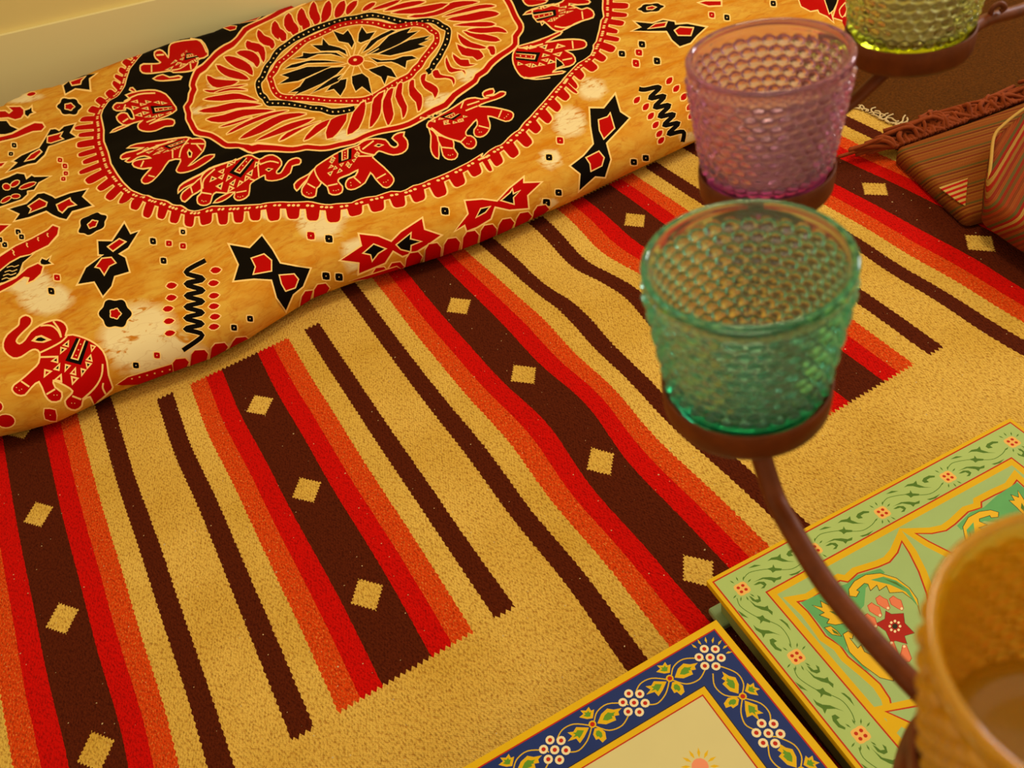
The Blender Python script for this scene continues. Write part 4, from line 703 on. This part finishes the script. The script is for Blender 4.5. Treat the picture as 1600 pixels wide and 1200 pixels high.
# ================================================================ iron candle stand with four glass cups
k = N('rusty_iron', 0.5); v = k.coord(); n_ = k.noise(v, 90, 5, 0.65); k.base(k.mix(n_, srgb('#421804'), srgb('#8a400e'))); k.b.inputs['Metallic'].default_value = 0.05; k.b.inputs['Specular IOR Level'].default_value = 0.25; k.bump(k.noise(v, 400, 3), 0.3, 0.0006); M_IRON = k.m
def glass(name, tint, dens, lustre, amount):
    """clear glass coloured by its thickness, with a thin lustre on the surface"""
    k = N(name, 0.03); b_ = k.b; b_.inputs['Base Color'].default_value = (1, 1, 1, 1); b_.inputs['Transmission Weight'].default_value = 1.0; b_.inputs['IOR'].default_value = 1.45
    va = k.n('ShaderNodeVolumeAbsorption'); va.inputs['Color'].default_value = tint; va.inputs['Density'].default_value = dens; k.t.links.new(va.outputs[0], k.out.inputs['Volume'])
    d = k.n('ShaderNodeBsdfPrincipled'); d.inputs['Base Color'].default_value = lustre; d.inputs['Roughness'].default_value = 0.15; d.inputs['Specular IOR Level'].default_value = 0.8
    m = k.n('ShaderNodeMixShader'); m.inputs[0].default_value = amount; k.t.links.new(b_.outputs[0], m.inputs[1]); k.t.links.new(d.outputs[0], m.inputs[2]); k.t.links.new(m.outputs[0], k.out.inputs['Surface']); return k.m
RIM, RB, HC = 0.040, 0.0312, 0.068
def cup(name, base, mat, label, rows=10, n=31, ph=0.0):
    prof = [(0.0001, 0.0), (RB - 0.003, 0.0), (RB - 0.0008, 0.0008), (RB, 0.0022), (RB + 0.0002, 0.004), (RB - 0.0006, 0.0050)]
    z0, z1 = 0.0078, HC - 0.0085; m = 78
    for i in range(m + 1): z = z0 + (z1 - z0) * i / m; prof.append((RB - 0.0002 + (RIM - RB) * (z / HC), z))
    nb = len(prof); prof += [(RIM - 0.0006, HC - 0.007), (RIM - 0.0002, HC - 0.003), (RIM, HC - 0.0012), (RIM - 0.0006, HC - 0.0003), (RIM - 0.0014, HC), (RIM - 0.0024, HC - 0.0004), (RIM - 0.0030, HC - 0.0015)]
    for z in np.linspace(HC - 0.004, 0.009, 14): prof.append((RB + (RIM - RB) * (z / HC) - 0.0034, z))
    prof += [(RB - 0.006, 0.0066), (RB - 0.012, 0.0058), (0.0001, 0.0055)]
    def relief(i, a, z):
        if not (6 <= i < nb): return 0.0
        rr = (z - z0) / (z1 - z0) * rows; r = int(min(rows - 1, max(0, math.floor(rr)))); fy = (rr - r - 0.5) * 2
        q = a / (2 * math.pi) * n + (0.5 if r % 2 else 0.0) + ph; fx = (q - math.floor(q) - 0.5) * 2
        d2 = fx * fx * 1.12 + fy * fy * 1.05; return 0.0027 * math.sqrt(max(0.0, 1 - d2)) - 0.0004
    return tag(lathe(name, prof, 324, [mat], None, base, relief), label, 'candle cup', 'bubble glass candle cups')
def rim_to_base(px, py, w): p_ = at(px, py, F * 2 * RIM / w); return p_ - np.array([0, 0, HC])
P_TEAL, P_PINK, P_YEL = rim_to_base(1168, 403, 335), rim_to_base(1202, 82, 260), rim_to_base(1755, 1015, 572)
P_GRN = at(1420, 58, 0.525)
cup('bubble_glass_cup', P_TEAL, glass('teal_glass', (0.10, 0.95, 0.72, 1), 62, srgb('#48cca4'), 0.06), 'turquoise bubble glass cup at the near end of the iron branch')
cup('bubble_glass_cup', P_PINK, glass('pink_glass', (0.95, 0.45, 0.85, 1), 80, srgb('#dca6c4'), 0.09), 'pink lilac bubble glass cup behind the turquoise one')
cup('bubble_glass_cup', P_YEL, glass('amber_glass', (0.98, 0.80, 0.08, 1), 190, srgb('#f0b800'), 0.42), 'amber yellow bubble glass cup closest to the camera')
cup('bubble_glass_cup', P_GRN, glass('lime_glass', (0.90, 0.93, 0.15, 1), 80, srgb('#b5b53a'), 0.06), 'lime green bubble glass cup farthest up the iron branch')
BASE = np.array([0.10, -0.12, ZF]); cs = tag(empty('candle_stand', tuple(BASE)), 'rusty iron branch candle stand holding four glass cups', 'candle stand')
rel = lambda P: np.asarray(P, float) - BASE
DT = 0.0016
for c_ in (P_TEAL, P_PINK, P_YEL, P_GRN):
    lathe('cup_dish', [(0.0001, -0.0085), (0.031, -0.0085), (0.0338, -0.0078), (0.0348, -0.0055), (0.0352, 0.0), (0.0352, 0.0062), (0.0348, 0.0068), (0.0340, 0.0065), (0.0338, 0.002), (0.0325, -0.0002), (0.0001, -0.0002)], 64, [M_IRON], cs, tuple(rel(c_)))
under = lambda c_, dz=0.006: np.array([c_[0], c_[1], c_[2] - dz])
ar = 0.0046
J = at(1462, 1128, 0.352)
tube('arm', rel([J, at(1452, 1098, 0.351), at(1410, 1052, 0.352), at(1350, 986, 0.360), at(1290, 912, 0.372), at(1240, 832, 0.386), at(1206, 765, 0.400), under(P_TEAL, 0.0085)]), ar, [M_IRON], cs, 12, 8)
tube('arm', rel([under(P_TEAL, 0.0085), at(1166, 560, 0.425), at(1168, 430, 0.455), at(1185, 330, 0.49), under(P_PINK, 0.0085)]), ar * 0.85, [M_IRON], cs, 12, 8)
tube('arm', rel([under(P_PINK, 0.0085), at(1240, 235, 0.520), at(1290, 192, 0.535), at(1345, 148, 0.545), under(P_GRN, 0.0085)]), ar * 0.85, [M_IRON], cs, 12, 8)
tube('arm', rel([under(P_GRN, 0.0085), at(1490, 62, 0.560), at(1540, 32, 0.58), at(1600, 14, 0.60), at(1700, -30, 0.63)]), 0.0042, [M_IRON], cs, 12, 8)
tube('tendril', rel([at(1546, 30, 0.58), at(1550, 14, 0.576), at(1562, 6, 0.575), at(1570, 12, 0.577), at(1562, 18, 0.579)]), 0.0018, [M_IRON], cs, 8, 6)
tube('stem', rel([under(P_YEL, 0.006), under(P_YEL, 0.014), (J[0] - 0.004, J[1] - 0.02, J[2] + 0.022), J, (J[0] - 0.002, J[1] + 0.002, 0.57), (J[0] - 0.01, J[1] - 0.04, 0.40), (0.11, 0.00, 0.20), (0.102, -0.09, 0.06), (0.10, -0.12, 0.0)]), 0.0065, [M_IRON], cs, 14, 8)
lathe('base', [(0.0001, 0.0), (0.088, 0.0), (0.092, 0.003), (0.088, 0.007), (0.03, 0.014), (0.012, 0.024), (0.0001, 0.026)], 48, [M_IRON], cs)
# ================================================================ folded striped blanket at the far right
def stripes(name, cols, per, seed):
    k = N(name, 0.9); k.b.inputs['Specular IOR Level'].default_value = 0.1; uvn = k.n('ShaderNodeUVMap', uv_map='UVMap').outputs[0]; sp_ = k.n('ShaderNodeSeparateXYZ'); k.put(sp_.inputs[0], uvn)
    f_ = k.math('FRACT', k.math('DIVIDE', k.math('ADD', sp_.outputs[1], k.math('MULTIPLY', k.noise(uvn, 60, 2), 0.0012)), per)); n = len(cols)
    c = k.ramp(f_, [(i / n, srgb(q)) for i, q in enumerate(cols)], 'CONSTANT')
    th = k.noise(uvn, 500, 2); c = k.mix(k.math('MULTIPLY', th, 0.3), c, (0.02, 0.006, 0.002, 1)); k.base(c)
    k.bump(k.math('SINE', k.math('MULTIPLY', sp_.outputs[1], 2 * math.pi / 0.0028)), 0.4, 0.001); return k.m
M_LOW = stripes('blanket_orange_stripes', ['#93501a', '#884618', '#97581c', '#7a3012', '#90521a', '#834818', '#985a1e', '#6c2a10', '#8c501a', '#5e4e20', '#884c18', '#8e4616'], 0.050, 1)
M_UP = stripes('blanket_red_stripes', ['#93461a', '#7e3814', '#983816', '#6e461a', '#8c2612', '#625226', '#924418', '#862a16', '#8e5c22', '#981e10', '#a87c38', '#921c10', '#5e4e22', '#8e3a16'], 0.066, 2)
M_END = stripes('blanket_cream_red_stripes', ['#b81810', '#c8a255'], 0.0125, 3)
M_FR = vary('blanket_fringe_wool', '#86380e', 0.35, 120, 0.95); M_PIPE = vary('blanket_selvedge', '#b48a3c', 0.15, 120, 0.9)
bl_root_xy = on_plane([(1520, 250)], 0)[0]; BLK0 = np.array([bl_root_xy[0], bl_root_xy[1], 0.0])
blanket = tag(empty('folded_blanket', (BLK0[0], BLK0[1], 0.0015)), 'folded rust orange striped blanket with a twisted wool fringe', 'blanket')
def fold(name, px, z0, z1, mats, d_px, bev):
    P = on_plane(px, z1)[:, :2]; bm = bmesh.new(); f_ = bm.faces.new([bm.verts.new((q[0], q[1], z0)) for q in P])
    g = bmesh.ops.extrude_face_region(bm, geom=[f_])
    for q in g['geom']:
        if isinstance(q, bmesh.types.BMVert): q.co.z = z1
    bmesh.ops.recalc_face_normals(bm, faces=bm.faces)
    bmesh.ops.bevel(bm, geom=[e for e in bm.edges if max(q.co.z for q in e.verts) > (z0 + z1) / 2], offset=bev, segments=5, affect='EDGES', profile=0.5)
    bmesh.ops.triangulate(bm, faces=[f for f in bm.faces if len(f.verts) > 4])
    uvl = bm.loops.layers.uv.new('UVMap'); a, b_ = on_plane(d_px, z1)[:, :2]; d = (b_ - a) / np.linalg.norm(b_ - a); nn = np.array([-d[1], d[0]])
    for f in bm.faces:
        for l in f.loops: q = np.array(l.vert.co[:2]); l[uvl].uv = (q @ d, q @ nn + (l.vert.co.z - z1) * 0.8)
    for q in bm.verts: q.co = Vector(q.co) - Vector(BLK0)
    return bm_obj(name, bm, mats, blanket, True)
fold('lower_fold', [(1399, 230), (1470, 296), (1512, 334), (1560, 322), (1680, 300), (1700, 100), (1600, 158), (1500, 195)], 0.001, 0.030, [M_LOW], [(1407, 251), (1538, 213)], 0.012)
fold('upper_fold', [(1552, 212), (1544, 262), (1541, 312), (1600, 352), (1680, 395), (1760, 250), (1720, 90), (1600, 171)], 0.031, 0.078, [M_UP], [(1541, 316), (1600, 215)], 0.014)
E_ = lambda px, z: on_plane([px], z)[0] - BLK0
bmv = ([], [])
tube('selvedge', [E_((1543, 300), 0.060), E_((1548, 255), 0.078), E_((1553, 215), 0.081), E_((1568, 196), 0.081), E_((1600, 171), 0.080), E_((1660, 132), 0.078)], 0.0028, [M_PIPE], blanket, 8, 6)
# cream and red end stripes near the lower corner
def patch(name, px, z, mat, d_px):
    P = on_plane(px, z); bm = bmesh.new(); f_ = bm.faces.new([bm.verts.new(q - BLK0) for q in P]); uvl = bm.loops.layers.uv.new('UVMap'); a, b_ = on_plane(d_px, z)[:, :2]; d = (b_ - a) / np.linalg.norm(b_ - a); nn = np.array([-d[1], d[0]])
    for l in f_.loops: q = np.array(l.vert.co[:2]) + BLK0[:2]; l[uvl].uv = (q @ d, q @ nn)
    g = bmesh.ops.extrude_face_region(bm, geom=[f_])
    for q in g['geom']:
        if isinstance(q, bmesh.types.BMVert): q.co.z -= 0.0015
    return bm_obj(name, bm, [mat], blanket)
patch('end_stripes', [(1467, 294), (1512, 279), (1508, 322), (1500, 318)], 0.0316, M_END, [(1467, 296), (1511, 280)])
A_, Bq = on_plane([(1396, 232), (1640, 142)], 0.022); n_f = 95; fd = np.array([-(Bq - A_)[1], (Bq - A_)[0], 0]); fd /= np.linalg.norm(fd)
for i in range(n_f):
    for j in range(2):
        p0 = A_ + (Bq - A_) * (i + rng.uniform(0, 1)) / n_f; q = [p0]; L = rng.uniform(0.03, 0.06); side = (Bq - A_) / np.linalg.norm(Bq - A_); sl = rng.normal(-0.3, 0.6)
        for s_ in range(4): sl += rng.normal(0, 0.8); q.append(q[-1] + (fd * 0.9 + side * sl) * L / 4 + np.array([0, 0, rng.normal(0.003, 0.006) if s_ < 2 else -0.006]))
        q = np.array(q); q[:, 2] = np.maximum(q[:, 2], 0.004); tube('f', q - BLK0, rng.uniform(0.003, 0.0052), [], None, 6, 4, bm_in=bmv)
tag(mesh('fringe', bmv[0], bmv[1], [M_FR], blanket, True), 'tangled rust brown wool fringe', kind='stuff')
